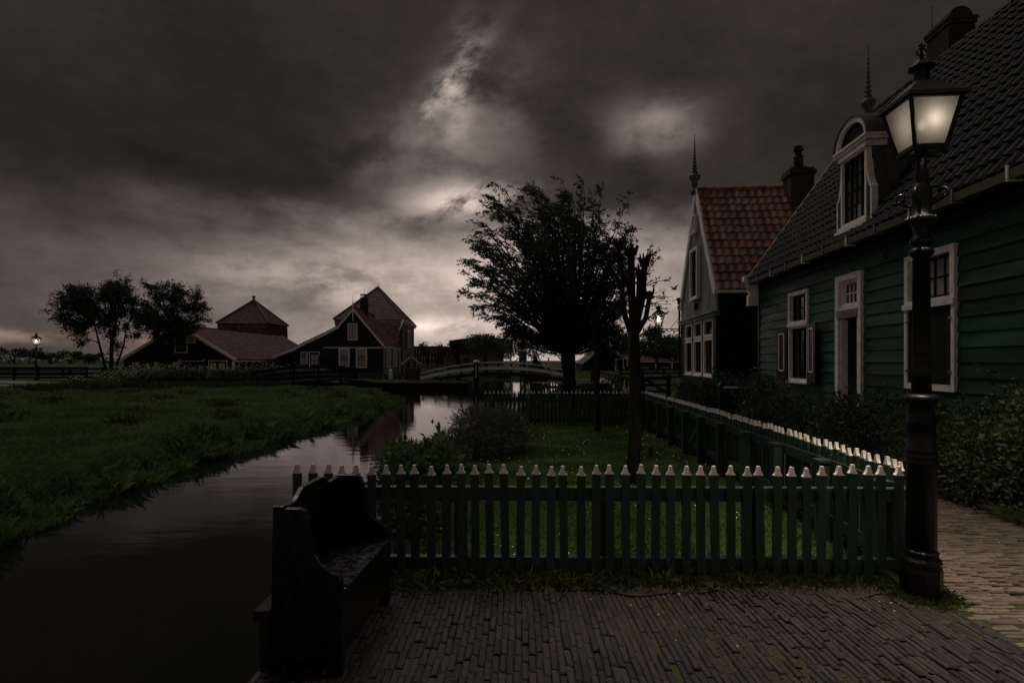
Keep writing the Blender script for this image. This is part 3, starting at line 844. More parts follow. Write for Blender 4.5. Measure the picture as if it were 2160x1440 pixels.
# eave board, gutter, brackets
mb = MB(); mb.box(-.22, .05, U0, U1, 3.80, 3.835); mb.box(-.075, -.04, U0, U1, 3.50, 3.80); mb.build('soffit', m_black, gh)
mb = MB()
prof = [(-.34, 3.69), (-.20, 3.69), (-.20, 3.82), (-.22, 3.82), (-.22, 3.71), (-.325, 3.71), (-.335, 3.80), (-.36, 3.80)]
mb.prism(prof, lambda a, b_, t: (a, t, b_), U0, U1 - .1)
gut = mb.build('gutter', m_gutter, gh)
for k in range(16):
    y = U0 + .4 + k * .93
    if y > U1 - .3: break
    q = MB(); q.box(-.375, -.355, y, y + .03, 3.70, 3.85); q.box(-.375, -.2, y, y + .03, 3.665, 3.69)
    q.build('gutter_bracket', m_white if k % 2 else m_zinc, gut)
# corner console under the eave
mb = MB()
mb.prism([(-.05, 3.10), (-.33, 3.10), (-.33, 3.38), (-.27, 3.42), (-.36, 3.68), (-.46, 3.78), (-.44, 3.92), (-.30, 3.96), (-.22, 3.88), (-.05, 3.66)], lambda a, b_, t: (a, t, b_), U1 - .02, U1 + .16)
mb.build('corner_console', m_white, gh, bevel=.01)
# roof
Vd = Vector((RIDGE_X + .30, 0, RIDGE_Z - 3.80)); slopeL = Vd.length; Vd.normalize()
def roof_in(u, v):
    y = U1 - u
    return not (9.85 < y < 11.0 and .35 < v < 2.05)
def near_key(p):
    w = gh.matrix_basis @ Vector(p)
    px = w.x / max(w.y, .1) * 1200 + 1080; py = 760 - (w.z - 1.6) / max(w.y, .1) * 1200
    return (0 if (-20 < px < 2200 and py > -40 and w.y > 1) else 1, w.y)
tile_roof(gh, (-.30, U1, 3.80), (0, -1, 0), Vd, U1 - U0, slopeL, .205, .285, m_tile_b, inside=roof_in, keep=300, pick=near_key, amp=.03)
mb = MB()
mb.prism([(-.27, 3.76), (RIDGE_X, RIDGE_Z - .02), (5.98, 3.76), (5.98, 3.68), (RIDGE_X, RIDGE_Z - .12), (-.27, 3.68)], lambda a, b_, t: (a, t, b_), U0, U1 - .02)
mb.build('roof', m_dark, gh)
mb = MB()
for k in range(36):
    y = U0 + k * .40; mb.tube([(RIDGE_X, y, RIDGE_Z + .01), (RIDGE_X, y + .43, RIDGE_Z + .03)], [.085, .105], 8)
mb.build('ridge_tiles', m_tile_b, gh)
mb = MB()      # verge board along the far gable
a = Vector((-.36, U1 + .08, 3.78)); b_ = Vector((RIDGE_X, U1 + .08, RIDGE_Z + .10)); c = Vector((6.06, U1 + .08, 3.78))
mb.bar(a, b_, .16, .07, (-.8, 0, .6)); mb.bar(b_, c, .16, .07, (.8, 0, .6))
mb.build('verge_board', m_verge, gh)
# spire on the gable
def spire(parent, x, y, z0, h, m, r=.10):
    pr = [(r * .9, 0), (r * .9, .05 * h), (r * .55, .08 * h), (r * .55, .13 * h), (r * .9, .16 * h), (r * .6, .19 * h), (r * 1.35, .26 * h), (r * 1.45, .30 * h), (r * .7, .34 * h)]
    z = .34
    rad = r * .85
    while z < .84:
        pr += [(rad * .55, z * h + .005 * h), (rad, (z + .022) * h), (rad * .5, (z + .044) * h)]
        z += .055; rad *= .84
    pr += [(r * .10, .86 * h), (r * .05, h)]
    mb = MB(); mb.lathe([(a_, z0 + b__) for a_, b__ in pr], 10, (x, y))
    return mb.build('finial', m, parent, smooth=True)
spire(gh, RIDGE_X, U1 + .05, RIDGE_Z - .25, 2.35, m_slate, .135)
# chimney with arched top, real brick courses
mb = MB(); cx0, cx1, cy0, cy1 = 2.98, 3.52, 12.75, 13.5
mb.box(cx0 + .012, cx1 - .012, cy0 + .012, cy1 - .012, 7.2, 9.12)
arch = [(cx0 + .02, 9.12)] + [(cx0 + .27 - .25 * math.cos(t), 9.12 + .25 * math.sin(t)) for t in np.linspace(0, math.pi, 9)] + [(cx1 - .02, 9.12)]
mb.prism(arch, lambda a, b_, t: (a, t, b_), cy0 + .03, cy1 - .03)
ch = mb.build('chimney', m_mortar, gh)
mb = MB()
for r in range(31):
    z = 7.35 + r * .055
    off = .1 if r % 2 else 0
    for y in np.arange(cy0 - off, cy1 - .02, .2):
        a_, b__ = max(cy0, y + .005), min(cy1, y + .195)
        if b__ - a_ > .03: mb.box(cx0 - .004, cx0 + .05, a_, b__, z, z + .047)
    for x in np.arange(cx0 - off, cx1 - .02, .2):
        a_, b__ = max(cx0, x + .005), min(cx1, x + .195)
        if b__ - a_ > .03: mb.box(a_, b__, cy0 - .004, cy0 + .05, z, z + .047)
tag(mb.build('chimney_bricks', m_brickc, ch), kind='stuff')
mb = MB(); mb.box(cx0 - .05, cx1 + .05, cy0 - .05, cy1 + .05, 9.06, 9.12); mb.box(cx0 - .03, cx1 + .03, cy0 - .03, cy1 + .03, 8.97, 9.06); mb.build('chimney_cornice', m_brickc, ch)
mb = MB(); mb.tube([(cx0 + .05, cy1 - .1, 9.1), (cx0 + .05, cy1 - .1, 9.75)], .008, 5); mb.build('lightning_rod', m_iron, ch)
# dormer
DX = -.14; DU0, DU1 = 9.88, 10.98
Td = lambda u, z, dd_: (DX - dd_, u, z)
dm = MB(); dm.box(DX + .05, 2.0, DU0 + .1, DU1 - .1, 4.05, 5.47)
dorm = dm.build('dormer', m_slate, gh)
for s, uu in ((0, DU0 + .095), (1, DU1 - .105)):
    for k in range(3):
        q = MB(); q.box(DX + .06 + k * .6, DX + .655 + k * .6, uu - (.012 if s == 0 else -.01), uu + (.0 if s == 0 else .022), 4.1 + k * .35, 5.45); q.build('lead_panel', m_slate, dorm)
window(gh, Td, DU0 + .1, DU1 - .1, 4.10, 5.37, 4, 4, .055, .03, sill=False, curtain=lambda i, j: m_curtain if j < 2 else m_glass, name='dormer_window', sash_w=.035)
mb = MB(); wbox(mb, Td, DU0 - .02, DU1 + .02, 3.98, 4.04, -.05, .10); wbox(mb, Td, DU0 + .02, DU1 - .02, 3.90, 3.98, -.05, .07); wbox(mb, Td, DU0 + .06, DU1 - .06, 4.04, 4.10, -.05, .065); mb.build('dormer_sill', m_white, dorm)
for sg, ue in ((-1, DU0 + .1), (1, DU1 - .1)):      # curved claw pieces
    pts = [(0, 5.37), (.02, 5.07), (.06, 4.82), (.13, 4.66), (.17, 4.62), (.17, 4.02)]
    band = [(ue + sg * a_, z) for a_, z in pts] + [(ue + sg * (a_ - .045 if a_ > .05 else -.02), z - (.03 if 0 < a_ < .16 else 0)) for a_, z in pts[::-1]]
    mb = MB(); mb.prism(band, lambda a_, z, t: Td(a_, z, t), -.08, .025); mb.build('dormer_claw', m_white, dorm)
    inn = [(ue + sg * max(0.0, a_ - .04), z) for a_, z in pts] + [(ue, 4.02)]
    mb = MB(); mb.prism(inn, lambda a_, z, t: Td(a_, z, t), -.10, .015); mb.build('dormer_infill', m_board, dorm)
mb = MB(); wbox(mb, Td, DU0 + .06, DU1 - .06, 5.35, 5.45, -.3, .065); wbox(mb, Td, DU0 - .02, DU1 + .02, 5.45, 5.51, -.3, .09); wbox(mb, Td, DU0 - .04, DU1 + .04, 5.51, 5.55, -.3, .115)
mb.build('dormer_cornice', m_white, dorm)
um = (DU0 + DU1) / 2; hw = (DU1 - DU0) / 2 + .02
def arcpts(r0, r1, n=15): return [(um - r0 * math.cos(t), 5.55 + r1 * math.sin(t)) for t in np.linspace(0, math.pi, n)]
mb = MB(); band = arcpts(hw, .46) + arcpts(hw - .09, .365)[::-1]
mb.prism(band, lambda a_, z, t: Td(a_, z, t), -.02, .08); mb.build('dormer_arch', m_white, dorm)
mb = MB(); mb.prism(arcpts(hw - .08, .37), lambda a_, z, t: Td(a_, z, t), -.1, .02); mb.build('dormer_tympanum', m_black, dorm)
mb = MB(); band = arcpts(hw + .045, .50) + arcpts(hw + .003, .463)[::-1]
mb.prism(band, lambda a_, z, t: Td(a_, z, t), -1.9, .11); mb.prism(arcpts(hw, .455), lambda a_, z, t: Td(a_, z, t), -1.9, -.11); mb.build('dormer_roof', m_slate, dorm)
mb = MB(); mb.tube([T1(9.55, 3.45, .04), T1(9.55, 3.36, .10), T1(9.55, 3.30, .06)], .02, 6); mb.build('wall_hook', m_iron, gh)

# ================================================================== RED-ROOFED GABLE HOUSE (behind it)
o2 = gh.matrix_basis @ Vector((0, 20.05, 0))
h2 = empty('red_roofed_gable_house', (o2.x, o2.y, 0), RZ, 'narrow grey-green gabled house with red pantile roof, shop windows and spire', 'house')
W2, E2, RG2 = 5.8, 4.10, 8.42
mid2 = W2 / 2
mb = MB(); mb.box(.12, 8.5, .04, W2 - .04, -.1, E2 + .1)
mb.prism([(.06, E2), (W2 - .06, E2), (mid2, RG2 - .16)], lambda a_, z, t: (t, a_, z), .12, 8.5); mb.build('inner_wall', m_dark, h2)
for k in range(20):   # black clapboards on the side wall
    mb = MB(); wedge(mb, lambda u, z, dd_: (u, -dd_, z), .06, 8.5, .1 + k * .2, .1 + (k + 1) * .2 + .01); mb.build('clapboard', m_black, h2)
nb = 26
for k in range(nb):   # vertical gable boards
    a_, b__ = W2 * k / nb, W2 * (k + 1) / nb - .006
    def top(u): return E2 + (RG2 - E2) * (1 - abs(u - mid2) / mid2) - .03
    z0 = 3.30
    j = RNG.uniform(-.006, .006)
    pts = [(a_, z0), (b__, z0), (b__, max(z0 + .02, top(b__)))]
    if a_ < mid2 < b__: pts.append((mid2, top(mid2)))
    pts.append((a_, max(z0 + .02, top(a_))))
    mb = MB(); mb.prism(pts, lambda u, z, t: (-t, u, z), -.10, .025 + j); mb.build('gable_board', m_gable, h2)
mb = MB(); wbox(mb, T1, -.06, W2 + .06, 3.16, 3.32, -.1, .14); wbox(mb, T1, -.08, W2 + .08, 3.30, 3.345, -.1, .20); mb.build('shop_cornice', m_gable, h2)
mb = MB(); wbox(mb, T1, 0, W2, -.05, .98, -.1, .03); mb.build('shop_base', m_blackg, h2)
mb = MB(); wbox(mb, T1, 0, .30, .98, 3.17, -.1, .05); mb.build('shop_pier', m_blackg, h2)
mb = MB(); wbox(mb, T1, W2 - .75, W2, .98, 3.17, -.1, .05); mb.build('shop_pier', m_blackg, h2)
for k in range(3):
    a_ = .32 + k * 1.58; b__ = a_ + 1.36
    window(h2, T1, a_, b__, 2.46, 3.14, 5, 3, .10, .07, sill=False, curtain=(lambda i, j: m_curtain if (i + j) % 3 == 0 else m_glass), mun=.018)
    window(h2, T1, a_, b__, 1.02, 2.44, 3, 3, .10, .07, mun=.02)
    if k < 2:
        mb = MB(); wbox(mb, T1, b__, b__ + .22, .98, 3.16, -.1, .04); mb.build('shop_pier', m_blackg, h2)
window(h2, lambda u, z, dd_: (-dd_ - .10, u, z), mid2 - .62, mid2 + .62, 4.05, 6.10, 3, 5, .11, .07, curtain=lambda i, j: m_glass, mun=.028)
window(h2, lambda u, z, dd_: (-dd_ - .10, u, z), mid2 - .24, mid2 + .24, 6.72, 7.45, 2, 3, .07, .06, name='attic_window')
mb = MB(); mb.lathe([(.0, 0), (.11, .0), (.16, .06), (.12, .11), (.0, .13)], 12); oo = mb.build('gable_boss', m_iron, h2); oo.location = (-.03, mid2, 3.78); oo.rotation_euler = (0, -math.pi / 2, 0)
# white barge boards with scalloped inner edge
for sg in (-1, 1):
    e0 = (mid2 + sg * (mid2 + .14), E2 - .10); e1 = (mid2, RG2 + .20)
    dv = Vector((e1[0] - e0[0], e1[1] - e0[1])); Lb = dv.length; dv.normalize(); nv = Vector((-dv.y, dv.x)) * (1 if sg > 0 else -1)
    outer = [(e0[0], e0[1]), (e1[0], e1[1])]
    inner = []
    for q in np.linspace(1, 0, 26):
        wv = .27 + .05 * abs(math.sin(q * math.pi * 4)) - .06 * q
        pt = Vector(e0) + dv * (Lb * q) + nv * wv
        if (pt.x - mid2) * sg < 0.0: pt = Vector((mid2, pt.y))
        inner.append((pt.x, pt.y))
    mb = MB(); mb.prism(outer + inner, lambda u, z, t: (-t, u, z), .03, .10); mb.build('barge_board', m_white, h2)
    mb = MB(); mb.box(-.16, .02, e0[0] - .10, e0[0] + .10, E2 - .18, E2 - .02); mb.build('eave_block', m_white, h2)
V2 = Vector((0, mid2 + .22, RG2 - E2 + .05)); L2 = V2.length; V2.normalize()
tile_roof(h2, (-.06, -.22, E2 - .05), (1, 0, 0), V2, 8.5, L2, .293, .405, m_tile_r, keep=300, pick=lambda p: p[0], amp=.035)
mb = MB(); mb.prism([(-.20, E2 - .08), (mid2, RG2 - .03), (W2 + .2, E2 - .08), (W2 + .2, E2 - .16), (mid2, RG2 - .13), (-.20, E2 - .16)], lambda a_, z, t: (t, a_, z), -.04, 8.5); mb.build('roof', m_tile_r2, h2)
mb = MB()
for k in range(22): mb.tube([(-.05 + k * .38, mid2, RG2 + .02), (.36 + k * .38, mid2, RG2 + .04)], [.09, .115], 8)
mb.build('ridge_tiles', m_tile_r, h2)
mb = MB(); mb.box(.0, 8.5, -.30, -.20, E2 - .16, E2 - .06); mb.build('gutter', m_white, h2)
spire(h2, -.10, mid2, RG2 - .15, 2.45, m_slate, .165)
mb = MB(); mb.box(3.35, 4.2, mid2 - .75, mid2 + .05, 6.4, 8.75); mb.box(3.28, 4.27, mid2 - .82, mid2 + .12, 8.75, 8.90); mb.box(3.34, 4.21, mid2 - .76, mid2 + .06, 8.90, 9.0)
c2 = mb.build('chimney', m_brickc, h2)
mb = MB(); mb.hexa([(3.4, mid2 - .7, 9.0), (4.15, mid2 - .7, 9.0), (4.15, mid2, 9.0), (3.4, mid2, 9.0)], [(3.6, mid2 - .5, 9.14), (3.95, mid2 - .5, 9.14), (3.95, mid2 - .2, 9.14), (3.6, mid2 - .2, 9.14)])
mb.lathe([(.19, 9.13), (.17, 9.5), (.20, 9.52), (.17, 9.55), (.13, 9.57), (.13, 9.75), (.19, 9.77), (.19, 9.83), (.15, 9.85), (.17, 9.93), (.03, 9.97)], 12, (3.775, mid2 - .35)); mb.build('chimney_pot', m_iron, c2)
mb = MB(); mb.tube([(-.10, W2 + .02, .9), (-.10, W2 + .02, 4.15)], .045, 8); mb.lathe([(.05, 4.15), (.09, 4.2), (.09, 4.3), (.13, 4.36), (.13, 4.42), (.05, 4.44)], 10, (-.10, W2 + .02)); mb.build('downpipe', m_blackg, h2)

# ================================================================== STREET LAMP (near)
LX, LY = 2.785, 3.87
lamp = empty('street_lamp', (LX, LY, -.01), RZ, 'tall black cast-iron street lamp with lit four-sided lantern beside the fence', 'street lamp', 'village lanterns')
mb = MB(); mb.lathe([(.118, 0), (.124, .02), (.124, .19), (.118, .215), (.108, .228), (.122, .24), (.118, .262), (.100, .285), (.094, .30), (.106, .306), (.106, .318), (.092, .33)], 8, rot=R(22.5)); mb.build('base', m_iron, lamp, bevel=.006)
mb = MB(); mb.lathe([(.090, .33), (.088, .90), (.098, .915), (.098, .93), (.091, .94), (.097, .955), (.097, .97), (.090, .98), (.094, .995), (.094, 1.005), (.084, 1.02), (.083, 1.18), (.090, 1.19), (.083, 1.20), (.072, 1.30), (.098, 1.335), (.102, 1.36), (.088, 1.375), (.060, 1.385)], 16); mb.build('lower_shaft', m_iron, lamp, smooth=True)
mb = MB(); mb.lathe([(.060, 1.37), (.056, 1.55), (.050, 2.31), (.066, 2.325), (.074, 2.345), (.066, 2.365), (.046, 2.38), (.064, 2.40), (.070, 2.42), (.050, 2.445), (.043, 2.48), (.055, 2.52), (.048, 2.53), (.070, 2.535), (.090, 2.55), (.092, 2.575), (.070, 2.59), (.050, 2.60), (.056, 2.66), (.064, 2.72), (.060, 2.78), (.046, 2.80), (.040, 2.84), (.044, 2.87), (.032, 2.90), (.028, 3.02)], 16); mb.build('upper_shaft', m_iron, lamp, smooth=True)
mb = MB()
for k in range(18):
    t = 2 * math.pi * k / 18; mb.lathe([(.002, 2.545), (.011, 2.553), (.012, 2.572), (.002, 2.582)], 6, (.086 * math.cos(t), .086 * math.sin(t)))
mb.build('beaded_ring', m_iron, lamp)
for k in range(4):
    t = math.pi / 4 + k * math.pi / 2; pts = []
    for q in np.linspace(0, 1, 22):
        rr_ = .055 + .085 * math.sin(q * 2.2); zz_ = 2.66 + .09 * q
        if q > .55:
            a_ = (q - .55) / .45 * 4.6; r_ = .035 * (1 - (q - .55) * 1.3)
            rr_ = .115 + r_ * math.cos(a_ - 1.2); zz_ = 2.735 + r_ * math.sin(a_ - 1.2)
        pts.append((rr_ * math.cos(t), rr_ * math.sin(t), zz_))
    mb = MB(); mb.tube(pts, [.012] * 12 + [.010] * 10, 6); mb.build('scroll', m_iron, lamp, smooth=True)
# lantern: four tapered panes
LZ0, LZ1 = 3.03, 3.345; lb, lt = .098, .160
cn = [(-1, -1), (1, -1), (1, 1), (-1, 1)]
mb = MB()
for i, (sx, sy) in enumerate(cn): mb.bar((sx * lb, sy * lb, LZ0), (sx * lt, sy * lt, LZ1), .022, .022, (sx, sy, 0))
for i in range(4):
    a_, b__ = cn[i], cn[(i + 1) % 4]
    mb.bar((a_[0] * lb, a_[1] * lb, LZ0), (b__[0] * lb, b__[1] * lb, LZ0), .026, .03); mb.bar((a_[0] * lt, a_[1] * lt, LZ1), (b__[0] * lt, b__[1] * lt, LZ1), .026, .026)
    mb.bar((0, 0, 3.0), (a_[0] * lb, a_[1] * lb, LZ0), .016, .016)
lan = mb.build('lantern_frame', m_iron, lamp)
for i in range(4):
    a_, b__ = cn[i], cn[(i + 1) % 4]
    k0, k1 = .985, .985
    mb = MB(); mb.add([(a_[0] * lb * k0, a_[1] * lb * k0, LZ0), (b__[0] * lb * k0, b__[1] * lb * k0, LZ0), (b__[0] * lt * k1, b__[1] * lt * k1, LZ1), (a_[0] * lt * k1, a_[1] * lt * k1, LZ1)], [(0, 1, 2, 3)]); mb.build('pane', m_frost, lan)
mb = MB(); ev, tp = .192, .062
mb.hexa([(-ev, -ev, LZ1), (ev, -ev, LZ1), (ev, ev, LZ1), (-ev, ev, LZ1)], [(-ev, -ev, LZ1 + .022), (ev, -ev, LZ1 + .022), (ev, ev, LZ1 + .022), (-ev, ev, LZ1 + .022)])
mb.hexa([(-ev + .006, -ev + .006, LZ1 + .022), (ev - .006, -ev + .006, LZ1 + .022), (ev - .006, ev - .006, LZ1 + .022), (-ev + .006, ev - .006, LZ1 + .022)], [(-tp, -tp, 3.49), (tp, -tp, 3.49), (tp, tp, 3.49), (-tp, tp, 3.49)])
rf = mb.build('lantern_roof', mat('lantern_sheet_roof', (0.035, 0.033, 0.031), .5, .4, 9), lamp)
mb = MB(); mb.lathe([(.050, 3.485), (.050, 3.585), (.082, 3.590), (.082, 3.60), (.015, 3.66), (.012, 3.68)], 8); mb.build('vent_cap', m_iron, rf)
mb = MB(); mb.lathe([(.006, 3.67), (.010, 3.69), (.010, 3.73), (.006, 3.75)], 8)
mb.tube([(.032 * math.cos(t), 0, 3.705 + .026 * math.sin(t)) for t in np.linspace(0, 2 * math.pi, 17)], .006, 6)
for c_ in ((0, 3.762), (-.016, 3.748), (.016, 3.748)): mb.lathe([(.001, c_[1] - .011), (.011, c_[1]), (.001, c_[1] + .011)], 8, (c_[0], 0))
mb.build('crown_finial', m_iron, rf)
mb = MB(); mb.lathe([(.004, 3.165), (.016, 3.18), (.022, 3.205), (.016, 3.228), (.004, 3.24)], 12); mb.build('bulb', m_bulb, lan, smooth=True)
mb = MB(); mb.lathe([(.045, 3.03), (.045, 3.06), (.018, 3.075), (.016, 3.16)], 10); mb.build('bulb_socket', m_iron, lan)
def plight(name, loc, e, c, r, parent):
    l = bpy.data.lights.new(name, 'POINT'); l.energy = e; l.color = c; l.shadow_soft_size = r
    o = bpy.data.objects.new(name, l); o.location = loc; o.parent = parent; col.objects.link(o); return o
plight('lamp_light', (.01, -.062, 3.215), 1.8, (1.0, .86, .70), .05, lamp)
for ax, ay in ((1, -1), (-1, -1), (1, 1), (-1, 1)):      # made-up spots added under the hood's four corners to brighten the ground around
    sp = bpy.data.lights.new('added_pool_spot', 'SPOT'); sp.energy = 170; sp.color = (1.0, .84, .66); sp.spot_size = R(88); sp.spot_blend = 1.0; sp.shadow_soft_size = .003
    spo = bpy.data.objects.new('added_pool_spot', sp); spo.location = (ax * .183, ay * .183, LZ1 - .004); spo.parent = lamp; col.objects.link(spo)
    spo.rotation_euler = Vector((-ax * .30, -ay * .30, 1)).to_track_quat('Z', 'Y').to_euler()

# ================================================================== PICKET FENCES
def picket_meshes(w, t, z0, zs, zt):
    b_ = MB(); b_.box(-w / 2, w / 2, -t / 2, t / 2, z0, zs)
    tp = MB(); n = 5
    prof = [(w / 2 + .002, zs), (w / 2 + .002, zs + .006), (w * .36, zs + (zt - zs) * .24), (w * .25, zs + (zt - zs) * .52), (w * .19, zs + (zt - zs) * .80), (w * .165, zt)]
    V = []; Fc = []
    for r, z in prof:
        V += [(-r, -t / 2 - .002, z), (r, -t / 2 - .002, z), (r, t / 2 + .002, z), (-r, t / 2 + .002, z)]
    for i in range(len(prof) - 1):
        for k in range(4): Fc.append((i * 4 + k, i * 4 + (k + 1) % 4, i * 4 + 4 + (k + 1) % 4, i * 4 + 4 + k))
    e = (len(prof) - 1) * 4; Fc.append((e, e + 1, e + 2, e + 3)); Fc.append((3, 2, 1, 0))
    tp.add(V, Fc)
    a_ = b_.mesh('picket'); a_.materials.append(m_fence); c_ = tp.mesh('picket_tip'); c_.materials.append(m_tip)
    return a_, c_
PK = picket_meshes(.060, .024, .012, .772, .837)
def fence(label, A, B, n, rail_side, post_t, bow=0.0, post_w=.10, ext=(.03, .03), zoff=0.0, brace=None, posts_cap=True, gaps=None, sag=None):
    """pickets from A to B; rail_side +1 puts rails on the left of A->B"""
    A = Vector((*A, 0)); B = Vector((*B, 0)); dd_ = (B - A); Ln = dd_.length; dd_.normalize(); s = Vector((-dd_.y, dd_.x, 0)) * rail_side
    ang = math.atan2(dd_.y, dd_.x)
    root = empty('picket_fence', (A.x, A.y, zoff), ang, label, 'fence', 'green picket fences with white tips')
    off = lambda q: bow * math.sin(max(0, min(1, q / Ln)) * math.pi)
    for k in range(n):
        q = Ln * k / (n - 1)
        p_ = bpy.data.objects.new('picket', PK[0]); t_ = bpy.data.objects.new('picket_tip', PK[1])
        for o in (p_, t_): col.objects.link(o)
        p_.parent = root; t_.parent = p_
        p_.location = (q + random.gauss(0, .0028), off(q), random.gauss(0, .0045)); p_.rotation_euler = (random.gauss(0, .010), random.gauss(0, .009), random.gauss(0, .025))
    ys = rail_side * .030
    nseg = 10 if bow else 1
    for z0, z1 in ((.576, .672), (.072, .162)):
        mb = MB()
        for i in range(nseg):
            qa = -ext[0] + (Ln + ext[0] + ext[1]) * i / nseg; qb = -ext[0] + (Ln + ext[0] + ext[1]) * (i + 1) / nseg
            ya, yb = off(qa) + rail_side * .013, off(qb) + rail_side * .013
            t = rail_side * .045
            mb.hexa([(qa, ya, z0), (qb, yb, z0), (qb, yb + t, z0), (qa, ya + t, z0)], [(qa, ya, z1), (qb, yb, z1), (qb, yb + t, z1 + .006), (qa, ya + t, z1 + .006)])
        mb.build('rail', m_fence, root)
    for q in post_t:
        y0 = off(q) + rail_side * .059; y1 = y0 + rail_side * post_w
        mb = MB(); mb.box(q - post_w / 2, q + post_w / 2, min(y0, y1), max(y0, y1), -.3, .655)
        po = mb.build('post', m_fence, root)
        if posts_cap:
            mb = MB(); mb.box(q - post_w / 2 - .014, q + post_w / 2 + .014, min(y0, y1) - .002, max(y0, y1) + .012, .656, .680); mb.build('post_cap', m_fence, po)
    if brace:
        mb = MB(); mb.bar((brace[0], off(brace[0]) + rail_side * .07, .60), (brace[1], off(brace[1]) + rail_side * .07, .10), .03, .06); mb.build('brace', m_fence, root)
    return root
fence('front picket fence running from the bench to the street lamp', (-1.572, 4.17), (2.782, 4.10), 41, 1, [1.19, 2.26, 3.33, 4.33], ext=(.03, .10), post_w=.09, posts_cap=False)
fence('long picket fence along the right side of the lawn by the brick path', (2.93, 4.16), (3.34, 14.25), 93, 1, [.22, 1.15, 2.2, 3.2, 4.2, 5.2, 6.15, 7.2, 8.2, 9.2, 9.95], bow=-.07, ext=(0.02, .02), brace=(5.3, 6.05))
fence('picket fence across the far end of the lawn', (-.66, 14.30), (3.26, 14.30), 39, -1, [.13, 1.05, 2.1, 3.1, 3.85])
fence('far picket fence behind the willow trunk by the bridge', (.80, 21.4), (4.05, 21.2), 32, -1, [.1, 1.1, 2.1, 3.1], posts_cap=False, zoff=-.02)

# ================================================================== BENCH
bn = empty('bench', (-1.235, 2.90, 0), R(-3.5), 'black wooden settle bench with scalloped back and high wings at the water', 'bench')
BL = .90     # length (local y), depth along local x
wing = [(0, 0), (.01, .60), (.015, .846), (.155, .846), (.185, .83), (.20, .79), (.215, .70), (.235, .615), (.27, .56), (.32, .525), (.358, .51), (.372, .485), (.375, .44), (.375, 0.0), (.30, 0), (.28, .06), (.10, .06), (.08, 0)]
for yy in (0, BL - .04):
    mb = MB(); mb.prism(wing, lambda a_, z, t: (a_, t, z), yy, yy + .04)
    mb.build('wing_panel', m_wet, bn, bevel=.006)
pts = []
for q in np.linspace(0, 1, 41):
    d_ = abs(q - .5) * 2
    if d_ < .30: z = .90
    elif d_ < .62: z = .90 - .055 * (1 - math.cos((d_ - .30) / .32 * math.pi)) / 2
    else: z = .845 - .0 + .0 * d_
    if d_ > .8: z = .845 + .02 * (d_ - .8)
    pts.append((.04 + (BL - .08) * q, z - .01))
pts = [(.041, .12)] + [(a_, z) for a_, z in pts] + [(BL - .041, .12)]
mb = MB(); mb.prism(pts, lambda a_, z, t: (t, a_, z), .012, .045); mb.build('backrest', m_wet, bn, bevel=.005)
for k in range(3):
    mb = MB(); x0 = .047 + k * .108; mb.box(x0, x0 + .104, .042, BL - .042, .402 + .001 * k, .428 + .001 * k); mb.build('seat_plank', m_wet, bn, bevel=.004)
mb = MB(); mb.box(.352, .372, .041, BL - .041, .10, .401); mb.build('front_panel', m_wet, bn)
mb = MB(); mb.box(.353, .384, .042, BL - .042, .404, .432); mb.build('seat_edge', m_wet, bn, bevel=.006)
mb = MB(); mb.box(.012, .075, -.004, .044, .847, .858); mb.build('wing_cap', m_wet, bn, bevel=.004)
# wooden canal edge
qw = empty('timber_quay_wall', (-1.285, 1.0, 0), 0, 'dark timber retaining wall at the canal edge beside the bench', 'quay wall')
for k in range(17):
    y = .1 + k * .185
    mb = MB(); mb.box(-.02 + random.uniform(-.006, .006), .03, y, y + .178, -1.3, -.12 if y < 1.85 else .26); mb.build('plank', m_timber, qw)
mb = MB(); mb.box(-.04, .04, .1, 1.86, -.118, -.06); mb.build('cap_beam', m_timber, qw, bevel=.01)
mb = MB(); mb.box(-.04, .045, 1.90, 3.2, .262, .325); mb.build('cap_beam', m_timber, qw, bevel=.01)


# ================================================================== BLACK FARMHOUSE with hay barn (across the canal)
def clap_wall(parent, T, lim, z0, z1, h, m, name='clapboards', bot=.05):
    mb = MB(); z = z0
    while z < z1 - .02:
        a_, b__ = lim(z + h * .5)
        if b__ - a_ > .08: wedge(mb, T, a_, b__, z, min(z + h, z1), bot, .012)
        z += h
    return tag(mb.build(name, m, parent), kind='stuff')
def gable_lim(pts):
    """pts: outline from left eave over the ridge to right eave [(u,z)...]; returns lim(z)"""
    us = [p[0] for p in pts]; zs = [p[1] for p in pts]; k = zs.index(max(zs))
    def lim(z):
        l = us[0] if z <= zs[0] else float(np.interp(z, zs[:k + 1], us[:k + 1]))
        r = us[-1] if z <= zs[-1] else float(np.interp(-z, [-q for q in zs[k:]], us[k:]))
        return l, r
    return lim
bh = empty('black_farmhouse', (-16.2, 58, 0), R(3.4), 'black clapboard farmhouse with white bargeboards and swept red roof by the canal', 'house')
Tf = lambda u, z, dd_: (u, -dd_, z)
Tfw = lambda u, z, dd_: (u, -dd_ - .12, z)      # windows set proud of the lapped boards
BD = 12.0
roofline = [(-8.1, 2.05), (-6.0, 2.85), (-4.9, 3.45), (-3.0, 4.35), (-1.5, 5.15), (0, 6.95), (3.15, 3.15)]
wall_pts = [(-6.2, 2.55), (-4.9, 3.25), (-3.0, 4.15), (-1.5, 4.95), (0, 6.7), (3.0, 3.1)]
mb = MB(); mb.prism([(-6.2, -.3)] + wall_pts + [(3.0, -.3)], lambda a_, z, t: (a_, t, z), .08, BD); mb.build('inner_wall', m_dark, bh)
clap_wall(bh, Tf, gable_lim(wall_pts), -.1, 6.6, .2, m_blackg)
clap_wall(bh, lambda u, z, dd_: (3.0 + dd_, u, z), lambda z: (.02, BD), -.1, 3.1, .24, m_blackg, 'side_clapboards', .06)
mb = MB()
